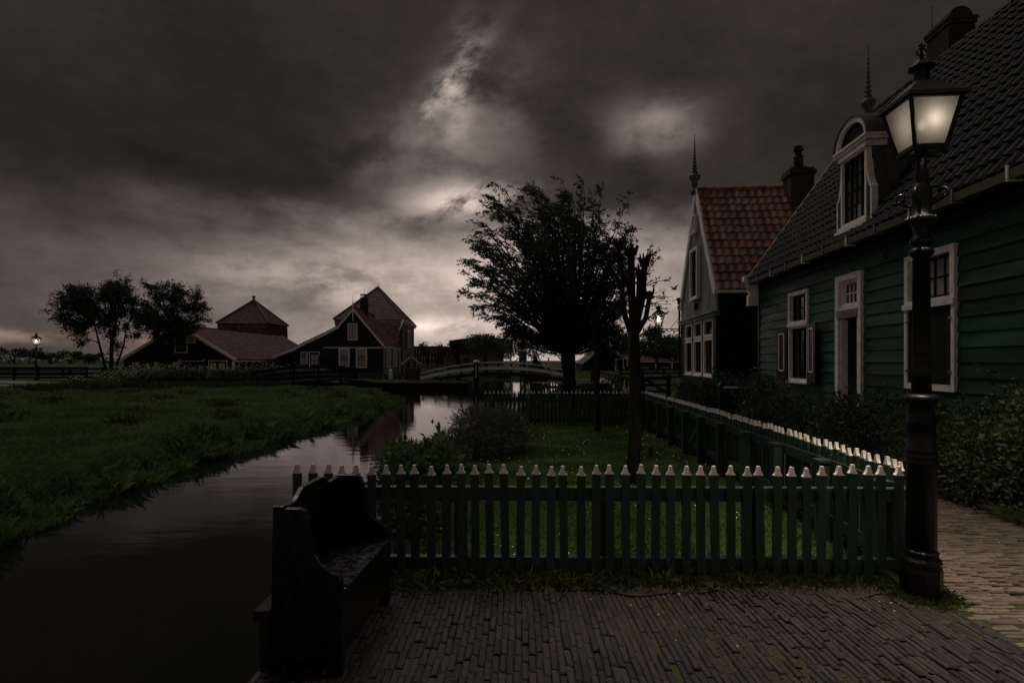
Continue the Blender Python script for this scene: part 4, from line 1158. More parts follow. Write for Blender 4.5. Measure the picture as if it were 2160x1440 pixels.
for a_, b__ in zip(roofline[:-1], roofline[1:]):
    for y0, y1 in ((-.12, .03),):
        mb.hexa([(a_[0], y0, a_[1] - .30), (b__[0], y0, b__[1] - .30), (b__[0], y1, b__[1] - .30), (a_[0], y1, a_[1] - .30)], [(a_[0], y0, a_[1]), (b__[0], y0, b__[1]), (b__[0], y1, b__[1]), (a_[0], y1, a_[1])])
mb.build('barge_board', m_white, bh)
mb = MB()
for a_, b__ in zip(roofline[:-1], roofline[1:]):
    mb.hexa([(a_[0], .032, a_[1] - .16), (b__[0], .032, b__[1] - .16), (b__[0], BD, b__[1] - .16), (a_[0], BD, a_[1] - .16)], [(a_[0], .032, a_[1] - .02), (b__[0], .032, b__[1] - .02), (b__[0], BD, b__[1] - .02), (a_[0], BD, a_[1] - .02)])
rf = mb.build('roof', m_tile_r2, bh)
tile_roof(bh, (3.2, .04, 3.10), (0, 1, 0), Vector((-3.2, 0, 3.85)), BD, 4.95, .30, .36, m_tile_r2, n=4)
for (a_, b__) in zip(roofline[:-2], roofline[1:-1]):
    dv = Vector((b__[0] - a_[0], 0, b__[1] - a_[1])); tile_roof(bh, (a_[0], BD, a_[1]), (0, -1, 0), dv, BD, dv.length, .30, .36, m_tile_r2, n=3)
mb = MB(); mb.bar((0, 0, 6.98), (0, BD, 6.98), .22, .12); mb.build('ridge_cap', m_tile_r2, bh)
mb = MB(); mb.bar((3.25, BD, 3.08), (0.02, BD, 7.02), .10, .16, (1, 0, 1)); mb.build('rear_verge', m_white, bh)
mb = MB(); mb.box(3.05, 3.2, -.02, BD, 2.98, 3.08); mb.build('gutter', m_white, bh)
for k in range(9):
    q = MB(); q.box(3.04, 3.18, .5 + k * 1.35, .62 + k * 1.35, 2.78, 2.98); q.build('eave_bracket', m_white, bh)
spire(bh, 0, -.08, 6.75, 1.65, m_white, .10)
mb = MB(); mb.box(-.05, .05, -.16, -.12, 5.6, 6.8); mb.build('king_post', m_white, bh)
mb = MB(); wbox(mb, Tf, -2.95, 2.95, 2.86, 2.96, 0, .085); mb.build('cross_band', m_white, bh)
cu = lambda i, j: m_curtain if j == 0 else (m_curtain_r if j == 1 else m_curtain)
window(bh, Tfw, -.50, .46, 3.65, 5.35, 2, 3, .10, .09, curtain=lambda i, j: m_curtain, sill=False)
window(bh, Tfw, -1.40, -.32, .85, 2.82, 2, 3, .14, .09, curtain=cu, sill=False)
window(bh, Tfw, .32, 1.42, .85, 2.82, 2, 3, .14, .09, curtain=cu, sill=False)
window(bh, Tfw, -5.2, -4.5, 1.25, 2.48, 2, 2, .07, .09, curtain=lambda i, j: m_curtain if j == 0 else m_glass, sill=False)
mb = MB(); wbox(mb, Tf, -4.38, -4.30, .1, 2.5, 0, .09); wbox(mb, Tf, -3.42, -3.34, .1, 2.5, 0, .09); wbox(mb, Tf, -4.30, -3.42, 2.42, 2.5, 0, .092); dfr = mb.build('door_frame', m_white, bh)
mb = MB(); wbox(mb, Tf, -4.30, -3.42, .1, 2.42, 0, .06); dd0 = mb.build('door', m_blackg, bh)
for i in range(2):
    for j in range(2):
        q = MB(); wbox(q, Tf, -4.20 + i * .37, -3.87 + i * .37, 1.2 + j * .5, 1.66 + j * .5, .06, .068); q.build('pane', m_curtain, dd0)
Ts_ = lambda u, z, dd_: (3.12 + dd_, u, z)
for u in (2.0, 6.8): window(bh, Ts_, u, u + 1.5, .85, 2.75, 2, 3, .12, .11, sill=False)
mb = MB(); mb.box(3.03, 3.16, BD - .2, BD, -.1, 3.0); mb.build('corner_board', m_white, bh)
mb = MB(); mb.box(-.37, .40, 5.2, 6.0, 5.0, 8.55); cch = mb.build('chimney', m_brickc, bh)
mb = MB(); [mb.box(x, x + .06, y, y + .06, 8.55, 8.90) for x in (-.33, .0, .31) for y in (5.25, 5.9)]; mb.box(-.36, .39, 5.2, 6.0, 8.90, 8.98); mb.tube([(.02, 5.6, 8.98), (.02, 5.6, 9.6)], .02, 5); mb.build('chimney_cowl', m_zinc, cch)
mb = MB(); mb.hexa([(-8.0, 2, .2), (-6.3, 2, .2), (-6.3, 9, .2), (-8.0, 9, .2)], [(-7.9, 2, 1.7), (-6.3, 2, 1.95), (-6.3, 9, 1.95), (-7.9, 9, 1.7)]); mb.build('lean_to', m_black, bh)
mb = MB(); mb.hexa([(-8.4, 1.7, 1.70), (-6.22, 1.7, 2.12), (-6.22, 9.2, 2.12), (-8.4, 9.2, 1.70)], [(-8.4, 1.7, 1.80), (-6.22, 1.7, 2.4), (-6.22, 9.2, 2.4), (-8.4, 9.2, 1.80)]); mb.build('lean_to_roof', m_tile_r2, bh)

def hip_roof(parent, x0, x1, y0, y1, ze, apex, m, ov=.25, tile=(.33, .40), ridge_m=None):
    C4 = [Vector((x0 - ov, y0 - ov, ze)), Vector((x1 + ov, y0 - ov, ze)), Vector((x1 + ov, y1 + ov, ze)), Vector((x0 - ov, y1 + ov, ze))]
    A = Vector(apex)
    mb = MB(); mb.add([tuple(c) for c in C4] + [tuple(A)], [(0, 1, 4), (1, 2, 4), (2, 3, 4), (3, 0, 4), (3, 2, 1, 0)]); mb.build('roof', m, parent)
    for i in range(2):
        P0, P1 = C4[i], C4[(i + 1) % 4]; U = (P1 - P0); Lu = U.length; U.normalize()
        mA = A - P0; ua = mA.dot(U); foot = P0 + U * ua; Vv = A - foot; Lv = Vv.length
        def ins(u, v, ua=ua, Lu=Lu, Lv=Lv):
            f = v / Lv; return f < 1 and ua * f - .1 <= u <= Lu - (Lu - ua) * f + .1
        tile_roof(parent, P0, U, Vv, Lu, Lv, tile[0], tile[1], m, inside=ins, n=4)
    mb = MB()
    for c in C4: mb.tube([c + Vector((0, 0, .08)), A + Vector((0, 0, .12))], .13, 6)
    mb.build('hip_ridge', ridge_m or m, parent)
ft = empty('hay_barn_block', (-18.0, 76.5, 0), R(3.4), 'tall grey board hay barn with steep red pyramid roof behind the black farmhouse', 'barn')
mb = MB(); mb.box(-4.0, 4.0, -6.3, 6.3, -.2, 6.7); mb.build('inner_wall', m_dark, ft)
clap_wall(ft, lambda u, z, dd_: (4.05 + dd_, u, z), lambda z: (-6.3, 6.3), -.1, 6.7, .26, m_greyboard, 'weathered_boards', .07)
clap_wall(ft, lambda u, z, dd_: (u, -6.35 - dd_, z), lambda z: (-4.05, 4.05), -.1, 6.7, .26, m_greyboard, 'weathered_boards', .07)
hip_roof(ft, -4.05, 4.05, -6.3, 6.3, 6.6, (0, 0, 11.35), m_tile_r2)
mb = MB(); P = [(-4.2, -6.6, 6.62), (4.2, -6.6, 6.62), (3.2, -8.6, 3.9), (-3.2, -8.6, 3.9)]; mb.add(P, [(3, 2, 1, 0)]); mb.add([(a_, b__ + .1, z - .15) for a_, b__, z in P], [(0, 1, 2, 3)]); mb.build('front_skirt_roof', m_tile_r2, ft)
tile_roof(ft, (-3.3, -8.62, 3.88), (1, 0, 0), (0, 2.0, 2.72), 7.2, 3.3, .33, .40, m_tile_r2, n=4)
mb = MB(); mb.bar((4.25, -6.6, 6.65), (3.35, -8.7, 3.6), .16, .14); mb.build('skirt_verge', m_white, ft)
mb = MB(); mb.box(4.2, 4.5, -6.4, 6.4, 6.46, 6.60); mb.build('gutter', m_white, ft)
for k in range(10):
    q = MB(); q.box(4.1, 4.4, -6 + k * 1.3, -5.85 + k * 1.3, 6.2, 6.46); q.build('eave_bracket', m_white, ft)
Tb = lambda u, z, dd_: (4.05 + dd_, u, z)
window(ft, lambda u, z, dd_: (4.18 + dd_, u, z), -2.2, -.2, 3.3, 5.6, 2, 3, .16, .14, sill=False)
mb = MB(); wbox(mb, Tb, -3.2, -2.25, 3.3, 5.6, .06, .14); mb.build('shutter', m_black, ft)
mb = MB(); wbox(mb, Tb, -1.2, .3, 0, 2.3, .02, .12); mb.build('barn_door', m_black, ft)
mb = MB(); mb.tube([(0, 0, 11.3), (0, 0, 12.0)], .04, 5); mb.build('rod', m_iron, ft)

# ================================================================== BARN at left with red roof, and its tower
lb_ = empty('long_black_barn', (-30.5, 52, 0), R(-.6), 'long black barn with red tiled roof and white bargeboards beyond the flowers at left', 'barn')
WL = 5.0; EZ = 1.85; AZ_ = 4.75; DL = 22.5
mb = MB(); mb.prism([(-WL + .05, -.3), (-WL + .05, EZ - .1), (0, AZ_ - .2), (WL - .05, EZ - .1), (WL - .05, -.3)], lambda a_, z, t: (a_, t, z), .08, DL); mb.build('inner_wall', m_dark, lb_)
clap_wall(lb_, Tf, gable_lim([(-WL, EZ - .05), (0, AZ_ - .1), (WL, EZ - .05)]), -.1, AZ_ - .2, .22, m_black)
clap_wall(lb_, lambda u, z, dd_: (WL + dd_, u, z), lambda z: (0, DL), -.1, EZ, .22, m_black, 'side_clapboards')
for sg in (-1, 1):
    mb = MB(); mb.bar((sg * (WL + .35), -.08, EZ - .25), (0, -.08, AZ_ + .02), .12, .24, (sg * .5, 0, .85)); mb.build('barge_board', m_white, lb_)
    mb = MB(); mb.hexa([(sg * (WL + .35), 0, EZ - .28), (0, 0, AZ_ - .10), (0, DL, AZ_ - .10), (sg * (WL + .35), DL, EZ - .28)], [(sg * (WL + .35), 0, EZ - .16), (0, 0, AZ_ + .02), (0, DL, AZ_ + .02), (sg * (WL + .35), DL, EZ - .16)]); mb.build('roof', m_tile_r2, lb_)
dv = Vector((-(WL + .35), 0, AZ_ - EZ + .18)); tile_roof(lb_, (WL + .35, 0, EZ - .16), (0, 1, 0), dv, DL, dv.length, .33, .38, m_tile_r2, n=4)
mb = MB(); mb.bar((0, 0, AZ_ + .06), (0, DL, AZ_ + .06), .26, .14); mb.build('ridge_cap', m_tile_r2, lb_)
mb = MB(); mb.bar((WL + .4, DL, EZ - .1), (0, DL, AZ_ + .1), .1, .18, (.5, 0, .85)); mb.build('rear_verge', m_white, lb_)
mb = MB(); mb.box(WL + .3, WL + .42, -.05, DL, EZ - .36, EZ - .24); mb.build('gutter', m_white, lb_)
for k in range(16):
    q = MB(); q.box(WL + .02, WL + .3, .8 + k * 1.4, .9 + k * 1.4, EZ - .5, EZ - .36); q.build('eave_bracket', m_white, lb_)
for (u0, u1, z0, z1) in ((-1.15, -.55, 3.15, 3.85), (1.0, 1.6, 3.15, 3.85), (-4.1, -3.55, .85, 1.42), (-2.3, -1.75, .85, 1.42), (-.35, .2, .85, 1.42), (3.05, 3.5, .80, 1.35), (3.85, 4.3, .80, 1.35)):
    window(lb_, Tfw, u0, u1, z0, z1, 2, 2, .07, .09, panes=False, sill=False, m_sash=m_white, mun=.04, sash_w=.02)
mb = MB(); wbox(mb, Tf, -.3, -.24, 2.3, 3.95, 0, .09); wbox(mb, Tf, .80, .86, 2.3, 3.95, 0, .09); wbox(mb, Tf, -.24, .80, 2.3, 2.36, 0, .09); wbox(mb, Tf, -.24, .80, 3.9, 3.95, 0, .09); hf = mb.build('hay_hatch', m_white, lb_)
mb = MB(); wbox(mb, Tf, -.24, .80, 2.36, 3.9, 0, .07); mb.build('hatch_door', m_black, hf)
mb = MB(); wbox(mb, Tf, 2.80, 2.86, -.1, 1.6, 0, .09); wbox(mb, Tf, 4.5, 4.56, -.1, 1.6, 0, .09); wbox(mb, Tf, 2.86, 4.5, 1.54, 1.6, 0, .09); mb.build('barn_door_frame', m_white, lb_)
mb = MB(); mb.box(WL - .02, WL + .16, -.1, .12, -.1, EZ - .3); mb.build('corner_board', m_white, lb_)
mb = MB(); wbox(mb, Tf, .35, 2.4, -.1, 1.35, .02, .08); dd1 = mb.build('barn_door', m_black, lb_)
mb = MB(); wbox(mb, Tf, .3, 2.45, 1.5, 1.55, 0, .7); mb.bar((.3, -.6, 1.5), (.3, -.05, 1.75), .05, .05); mb.bar((2.45, -.6, 1.5), (2.45, -.05, 1.75), .05, .05); mb.build('door_canopy', m_white, dd1)
tw = empty('square_hay_tower', (-35.4, 78, 0), 0, 'square barn tower with brown-red pyramid roof and black vane behind the long barn', 'tower')
mb = MB(); mb.box(-3.3, 3.3, -3.1, 3.1, -.2, 6.45); mb.build('inner_wall', m_dark, tw)
tile_roof(tw, (-3.4, -3.15, 2.2), (1, 0, 0), (0, .02, 1), 6.8, 4.3, .34, .42, m_tile_r2, n=4, stuff_name='hung_tiles')
tile_roof(tw, (3.35, -3.15, 2.2), (0, 1, 0), (-.02, 0, 1), 6.3, 4.3, .34, .42, m_tile_r2, n=4, stuff_name='hung_tiles')
hip_roof(tw, -3.3, 3.3, -3.1, 3.1, 6.45, (0, 0, 9.75), m_tile_r2, .2, ridge_m=m_tile_r)
mb = MB(); mb.lathe([(.22, 9.7), (.16, 9.8), (.14, 10.2), (.28, 10.35), (.3, 10.42), (.05, 10.45)], 8); mb.build('vane_post', m_iron, tw)

# ================================================================== ARCHED BRIDGE
br = empty('arched_footbridge', (-1.05, 45.2, 0), R(1.0), 'arched wooden footbridge with pale handrails over the canal', 'bridge')
HB = 6.05
arc = lambda x: 1 - (x / HB) ** 2
xs = np.linspace(-HB, HB, 29)
def arc_band(mb, zfun, h, y0, y1):
    for a_, b__ in zip(xs[:-1], xs[1:]):
        za, zb = zfun(a_), zfun(b__)
        mb.hexa([(a_, y0, za), (b__, y0, zb), (b__, y1, zb), (a_, y1, za)], [(a_, y0, za + h), (b__, y0, zb + h), (b__, y1, zb + h), (a_, y1, za + h)])
for y in (-.85, .85):
    mb = MB(); arc_band(mb, lambda x: .56 + .86 * arc(x), .09, y - .07, y + .07); mb.build('handrail', m_palewood, br)
    mb = MB(); arc_band(mb, lambda x: .12 + .78 * arc(x), .24, y - .09, y - .04); mb.build('rail_board', m_palewood, br)
    mb = MB(); arc_band(mb, lambda x: -.28 + .72 * arc(x), .22, y - .12, y + .04); mb.build('beam', m_timber, br)
    for k in range(13):
        x = -HB + .15 + (2 * HB - .3) * k / 12
        mb = MB(); mb.box(x - .055, x + .055, y - .035, y + .065, -.25 + .72 * arc(x), .57 + .86 * arc(x)); mb.build('post', m_timber, br)
for k in range(60):
    x = -HB + 2 * HB * k / 60
    zz_ = -.06 + .72 * arc(x + .1)
    mb = MB(); mb.box(x + .005, x + .195, -.8, .8, zz_, zz_ + .05); mb.build('deck_plank', m_timber, br)
for x in (-3.2, 2.9):
    for y in (-.7, .7):
        mb = MB(); mb.box(x - .12, x + .12, y - .12, y + .12, -1.4, -.2 + .72 * arc(x)); mb.build('pile', m_timber, br)
    mb = MB(); mb.box(x - .1, x + .1, -.9, .9, -.35 + .72 * arc(x), -.2 + .70 * arc(x)); mb.build('cross_beam', m_timber, br)
mp_ = empty('mooring_post', (-2.72, 43.4, 0), 0, 'tall dark mooring post with pale cap standing in the water before the bridge', 'post')
mb = MB(); mb.lathe([(.20, -1.4), (.20, .55), (.17, .60), (.17, 1.45)], 10); mb.build('pile', m_timber, mp_)
mb = MB(); mb.lathe([(.24, 1.45), (.26, 1.50), (.22, 1.58), (.03, 1.63)], 10); mb.build('cap', m_palewood, mp_)
mb = MB(); mb.box(-.03, .03, -.215, -.165, .3, 1.3); mb.build('white_strip', m_white, mp_)

# ================================================================== far quay of the black house
fq = empty('far_timber_quay', (-3.3, QUAY_Y - .05, 0), 0, 'low dark board quay edging the water below the black farmhouse', 'quay wall')
for k in range(26):
    x = -20.4 + k * .785
    mb = MB(); mb.box(x, x + .77, -.05, .06, -1.3, -.06); mb.build('plank', m_timber, fq)
for k in range(14):
    x = -20.3 + k * 1.56
    mb = MB(); mb.box(x, x + .14, -.15, -.05, -1.3, .0); mb.build('post', m_timber, fq)
mb = MB(); mb.box(-20.5, .05, -.12, .14, -.055, .03); mb.build('cap_beam', m_timber, fq)
mb = MB(); mb.box(-.03, .05, .14, 6, -1.3, .02); mb.build('return_plank', m_timber, fq)

# ================================================================== lanterns further off
def far_lamp(label, loc, h, rz=0.0, bracket=None):
    root = empty('wall_lantern' if bracket else 'street_lamp', loc, rz, label, 'street lamp', 'village lanterns')
    s = 1.0
    if not bracket:
        mb = MB(); mb.lathe([(.16, 0), (.16, .3), (.10, .36), (.10, 1.2), (.12, 1.25), (.07, 1.3), (.05, h - 1.05), (.09, h - 1.0), (.04, h - .95), (.04, h - .72)], 10); mb.build('post', m_iron, root)
    z0 = h - .72
    mb = MB(); b4 = [(-1, -1), (1, -1), (1, 1), (-1, 1)]
    for sx, sy in b4: mb.bar((sx * .12, sy * .12, z0), (sx * .23, sy * .23, z0 + .50), .03, .03, (sx, sy, 0))
    mb.box(-.14, .14, -.14, .14, z0 - .04, z0)
    fr = mb.build('lantern_frame', m_iron, root)
    for i in range(4):
        a_, c_ = b4[i], b4[(i + 1) % 4]; q = MB(); q.add([(a_[0] * .115, a_[1] * .115, z0), (c_[0] * .115, c_[1] * .115, z0), (c_[0] * .225, c_[1] * .225, z0 + .5), (a_[0] * .225, a_[1] * .225, z0 + .5)], [(0, 1, 2, 3)]); q.build('pane', m_clearlamp, fr)
    mb = MB(); mb.hexa([(-.28, -.28, z0 + .5), (.28, -.28, z0 + .5), (.28, .28, z0 + .5), (-.28, .28, z0 + .5)], [(-.08, -.08, z0 + .68), (.08, -.08, z0 + .68), (.08, .08, z0 + .68), (-.08, .08, z0 + .68)])
    mb.lathe([(.08, z0 + .67), (.08, z0 + .78), (.11, z0 + .80), (.02, z0 + .90), (.02, z0 + .96)], 8); mb.build('lantern_roof', m_iron, root)
    mb = MB(); mb.lathe([(.01, z0 + .16), (.045, z0 + .2), (.055, z0 + .3), (.03, z0 + .38), (.01, z0 + .4)], 10); mb.build('mantle', m_bulb_far, fr, smooth=True)
    plight('lantern_light', (0, 0, z0 + .28), 1.2, (1.0, .8, .58), .06, root)
    if bracket:
        bx, bz = bracket
        mb = MB(); mb.tube([(0, 0, z0), (0, 0, bz)], .03, 6); mb.bar((0, 0, bz), (bx, 0, bz), .035, .04); mb.bar((.5 * bx, 0, bz), (bx * 1.02, 0, bz + .62), .022, .022)
        root_b = mb.build('bracket', m_iron, root)
        mb = MB()
        for c_, r_ in ((.35, .09), (.6, .12), (.84, .15)):
            mb.tube([(bx * c_ + r_ * (1 - .05 * q) * math.cos(q), 0, bz - .03 - r_ + r_ * (1 - .05 * q) * math.sin(q)) for q in np.linspace(0, 9, 26)], .014, 5)
        mb.build('scrollwork', m_iron, root_b)
    return root
far_lamp('small lit street lamp on a post beside the rail fence at far left', (-37.3, 44.6, 0), 3.55)
wl = h2.matrix_basis @ Vector((-1.05, W2 - .15, 0))
far_lamp('lit lantern on a scrolled iron bracket at the corner of the red-roofed house', (wl.x, wl.y, 0), 3.92, RZ, bracket=(.98, 3.02))

# ================================================================== TREES
def willow():
    root = empty('willow_tree', (1.95, 19.4, 0), 0, 'large windswept pollard willow behind the far picket fence', 'tree')
    rr = random.Random(21)
    mb = MB(); mb.tube([(0, 0, -.1), (.02, 0, .5), (.0, .03, 1.2), (-.04, 0, 1.8), (-.03, 0, 2.3), (0, 0, 2.6)], [.30, .23, .21, .25, .33, .22], 12)
    mb.build('trunk', m_bark, root, smooth=True)
    br_ = MB(); P, D, S = [], [], []
    wind = Vector((-1, .1, -.1))
    for k in range(300):
        az = rr.uniform(0, 2 * math.pi); el = R(rr.choice([rr.uniform(-6, 22), rr.uniform(8, 48), rr.uniform(30, 72), rr.uniform(50, 88)]))
        d0 = Vector((math.cos(az) * math.cos(el), math.sin(az) * math.cos(el), math.sin(el)))
        Ls = (2.72 + 4.05 * max(0.0, math.sin(el)) ** .9) * rr.uniform(.66, .97)
        if d0.x > 0: Ls *= 1 - .20 * d0.x
        st = Vector((d0.x * .22, d0.y * .22, 2.0 + rr.uniform(-.2, .4)))
        kx, ky, ph = rr.gauss(0, .10), rr.gauss(0, .10), rr.uniform(0, 6)
        rise = 1.05 * math.cos(el)
        def fn(q):
            return (st + d0 * Ls * (q - .20 * math.cos(el) * q * q) + Vector((kx * math.sin(3 * q + ph), ky * math.sin(3.4 * q + ph), .40 * rise * Ls * q ** 1.6 - .17 * Ls * q ** 5))
                    + wind * (.085 * Ls * q ** 2.6))
        pts = [fn(q) for q in np.linspace(0, 1, 9)]
        br_.tube(pts, [.032 * (1 - .93 * q) + .002 for q in np.linspace(0, 1, 9)], 5)
        for i in range(21):
            q = rr.uniform(.16, 1) ** .55; b0_ = fn(q); tg = (fn(min(1.02, q + .03)) - b0_).normalized()
            rd = Vector((rr.gauss(0, 1), rr.gauss(0, 1), rr.gauss(.1, .8)))
            td = (tg * .75 + rd * .42 + wind * .40).normalized(); tl = rr.uniform(.25, .6) * (1.1 - .4 * q)
            e_ = b0_ + td * tl + Vector((0, 0, -.06))
            br_.tube([b0_, e_], [.005, .002], 3, cap=False)
            for j in range(12):
                w_ = rr.uniform(.1, 1.0); pp = b0_.lerp(e_, w_)
                ld = (td * .8 + Vector((rr.gauss(0, .6), rr.gauss(0, .6), rr.gauss(-.2, .5))) + wind * .25).normalized()
                P.append(pp); D.append(ld); S.append(rr.uniform(.09, .16))
    br_.build('limb', m_twig, root)
    link_mesh('crown', leaf_mesh('crown', np.array(P), np.array(D), np.array(S), .27, .1), m_willow, root)
willow()

def tree(name, label, base, h, spread, seed, leaf, nleaf, m=None, stems=1, group=None, crown_z=.35, lean=0.0, trunk_r=.18, levels=3):
    m = m or m_leafd
    root = empty(name, base, 0, label, 'tree', group)
    rr = random.Random(seed); tm = MB(); tips = []
    def grow(p, dv, L_, r, lev):
        pts = [p]; dcur = dv.copy()
        for i in range(4):
            dcur = (dcur + Vector((rr.gauss(0, .13), rr.gauss(0, .13), rr.gauss(.05, .08)))).normalized(); pts.append(pts[-1] + dcur * L_ / 4)
        tm.tube(pts, [r, r * .86, r * .74, r * .62, r * .5], 7 if lev == 0 else (5 if lev < 2 else 4))
        if lev >= levels:
            tips.extend([(pts[2], dcur), (pts[3], dcur), (pts[4], dcur)]); return
        if lev >= levels - 1: tips.append((pts[4], dcur))
        nchild = rr.choice([3, 4]) if lev else rr.choice([4, 5])
        for k in range(nchild):
            a_ = rr.uniform(.4, 1.0); pp = pts[int(a_ * 4)]
            rv = Vector((rr.gauss(0, 1) * spread, rr.gauss(0, 1) * spread, rr.gauss(.75, .4))).normalized()
            grow(pp, (dcur * .62 + rv * .75).normalized(), L_ * rr.uniform(.58, .78), r * .52, lev + 1)
    for s in range(stems):
        a_ = rr.uniform(0, 6.28); off = .25 * (stems > 1)
        grow(Vector((off * math.cos(a_), off * math.sin(a_), -.1)), Vector((lean + .42 * math.cos(s * 6.28 / stems + .6) * (stems > 1), .3 * math.sin(s * 6.28 / stems), 1)).normalized(), h * .36, trunk_r, 0)
    tm.build('trunk', m_bark, root)
    n = len(tips); idx = RNG.integers(0, n, nleaf)
    tp = np.array([t[0] for t in tips])[idx]; td = np.array([t[1] for t in tips])[idx]
    P = tp + RNG.normal(0, .019 * h, (nleaf, 3)) * np.array([1, 1, .8])
    keep = P[:, 2] > h * crown_z * .6
    P = P[keep]; td = td[keep]
    D = unit(td * .5 + RNG.normal(0, .8, P.shape)); S = leaf * RNG.uniform(.6, 1.4, len(P))
    link_mesh('crown', leaf_mesh('crown', P, D, S, .55), m, root)
    return root
def clump_tree(label, base, stems, centre, rad, nclump, seed, leaf=.17, per=330):
    root = empty('meadow_tree', base, 0, label, 'tree', 'trees by the long barn')
    rr = random.Random(seed); tm = MB(); heads = []
    for (dx_, dy_, h_, r_) in stems:
        a_ = Vector((dx_ * .15, dy_ * .15, -.1)); e_ = Vector((dx_, dy_, h_))
        pts = [a_, a_.lerp(e_, .3) + Vector((rr.gauss(0, .08), rr.gauss(0, .08), 0)), a_.lerp(e_, .65) + Vector((rr.gauss(0, .12), rr.gauss(0, .1), .1)), e_]
        tm.tube(pts, [r_, r_ * .8, r_ * .6, r_ * .4], 8); heads += pts[2:]
    P, D, S = [], [], []
    for k in range(nclump):
        dv = Vector((rr.gauss(0, 1), rr.gauss(0, 1), rr.gauss(0, 1))).normalized(); q = rr.uniform(.25, 1) ** .5
        c = Vector((centre[0] + dv.x * rad[0] * q, centre[1] + dv.y * rad[1] * q, centre[2] + dv.z * rad[2] * q))
        hd = min(heads, key=lambda h: (h - c).length); md = hd.lerp(c, .55) + Vector((rr.gauss(0, .15), rr.gauss(0, .15), .12))
        tm.tube([hd, md, c], [.055, .035, .014], 5)
        cr = rr.uniform(.55, 1.0)
        for t in range(9):
            tv = Vector((rr.gauss(0, 1), rr.gauss(0, 1), rr.gauss(.35, .8))).normalized(); e_ = c + tv * cr * rr.uniform(.7, 1.25); tm.tube([c, e_], [.012, .003], 3, cap=False)
            m_ = per // 9; w_ = RNG.uniform(.15, 1.05, (m_, 1))
            P.append(np.array(c) + (np.array(e_) - np.array(c)) * w_ + RNG.normal(0, .11, (m_, 3))); D.append(unit(np.array(tv) * .6 + RNG.normal(0, .7, (m_, 3)))); S.append(leaf * RNG.uniform(.55, 1.4, m_))
    tm.build('trunk', m_bark, root)
    link_mesh('crown', leaf_mesh('crown', np.concatenate(P), np.concatenate(D), np.concatenate(S), .5), m_leafd, root)
clump_tree('bushy dark many-stemmed tree left of the long barn', (-33.9, 48, 0), [(-1.3, 0, 4.6, .13), (-.3, .3, 5.2, .14), (.6, -.2, 5.0, .12), (1.2, .2, 4.4, .11)], (-.8, 0, 5.45), (3.5, 2.6, 2.95), 72, 4)
clump_tree('second dark tree with crooked stems overlapping the barn gable', (-31.0, 49, 0), [(.2, 0, 5.0, .12), (1.4, .2, 5.2, .12), (2.4, -.2, 4.6, .10)], (1.6, 0, 5.75), (3.1, 2.4, 2.75), 56, 9)

def pollard(label, base, h, r, seed, knobs, shoots):
    root = empty('pollard_tree', base, 0, label, 'tree', 'pollarded trees on the lawn')
    rr = random.Random(seed)
    mb = MB(); zs = np.linspace(-.1, h * .62, 9)
    mb.tube([(rr.gauss(0, .012), rr.gauss(0, .012), z) for z in zs], [r * (1.25 if i == 0 else 1.0 - .02 * i + rr.uniform(-.05, .06)) for i in range(9)], 10)
    tr = mb.build('trunk', m_bark, root, smooth=True)
    for (dx_, dy_, z0, z1, rad) in knobs:
        a_ = Vector((0, 0, z0)); e_ = Vector((dx_, dy_, z1)); mid_ = a_.lerp(e_, .5) + Vector((dx_ * .28, dy_ * .28, -.02))
        mb = MB(); mb.tube([a_, mid_, e_ - Vector((0, 0, .06)), e_, e_ + Vector((0, 0, .05))], [rad * 1.15, rad, rad * .95, rad * 1.5, rad * 1.2], 8)
        for k in range(9):
            t = rr.uniform(0, 6.28); s_ = e_ + Vector((math.cos(t) * rad, math.sin(t) * rad, .0)); mb.tube([s_ - Vector((0, 0, .05)), s_ + Vector((math.cos(t) * .04, math.sin(t) * .04, rr.uniform(.04, .12)))], [rad * .38, rad * .22], 5)
        mb.build('knobbed_limb', m_bark, root)
    P, D, S = [], [], []; sb = MB()
    for (p0, dv, L_) in shoots:
        p0 = Vector(p0); dv = Vector(dv).normalized()
        for q in range(3):
            d2 = (dv + Vector((rr.gauss(0, .3), rr.gauss(0, .3), rr.gauss(0, .25)))).normalized(); e_ = p0 + d2 * L_ * rr.uniform(.6, 1); md = p0.lerp(e_, .5) + Vector((0, 0, .05 * L_))
            sb.tube([p0, md, e_], [.007, .005, .002], 4)
            for j in range(14):
                s_ = rr.uniform(.3, 1); P.append(p0.lerp(e_, s_) + Vector((rr.gauss(0, .015), rr.gauss(0, .015), rr.gauss(0, .015)))); D.append((d2 + Vector((rr.gauss(0, .8), rr.gauss(0, .8), rr.gauss(-.1, .6)))).normalized()); S.append(rr.uniform(.03, .06))
    if P:
        sb.build('shoot', m_twig, root)
        link_mesh('leaf_sprays', leaf_mesh('leaf_sprays', np.array(P), np.array(D), np.array(S), .5), m_leafd, root)
    return root
sh = [((.03, 0, 1.9), (.6, 0, .25), .45), ((.05, 0, 2.1), (1, 0, .35), .6), ((.08, .05, 2.3), (1, .2, .2), .6), ((.1, 0, 2.55), (.8, 0, .8), .4), ((.12, 0, 2.85), (.5, 0, 1), .35), ((.1, 0, 2.9), (.9, 0, .3), .3), ((.03, 0, 1.75), (.8, 0, -.3), .4), ((-.1, 0, 2.6), (-.4, 0, 1), .35), ((0, 0, 2.2), (-.6, .2, .2), .35), ((.1, 0, 2.6), (.4, .2, 1), .5), ((.1, 0, 2.4), (1, 0, .0), .45)]
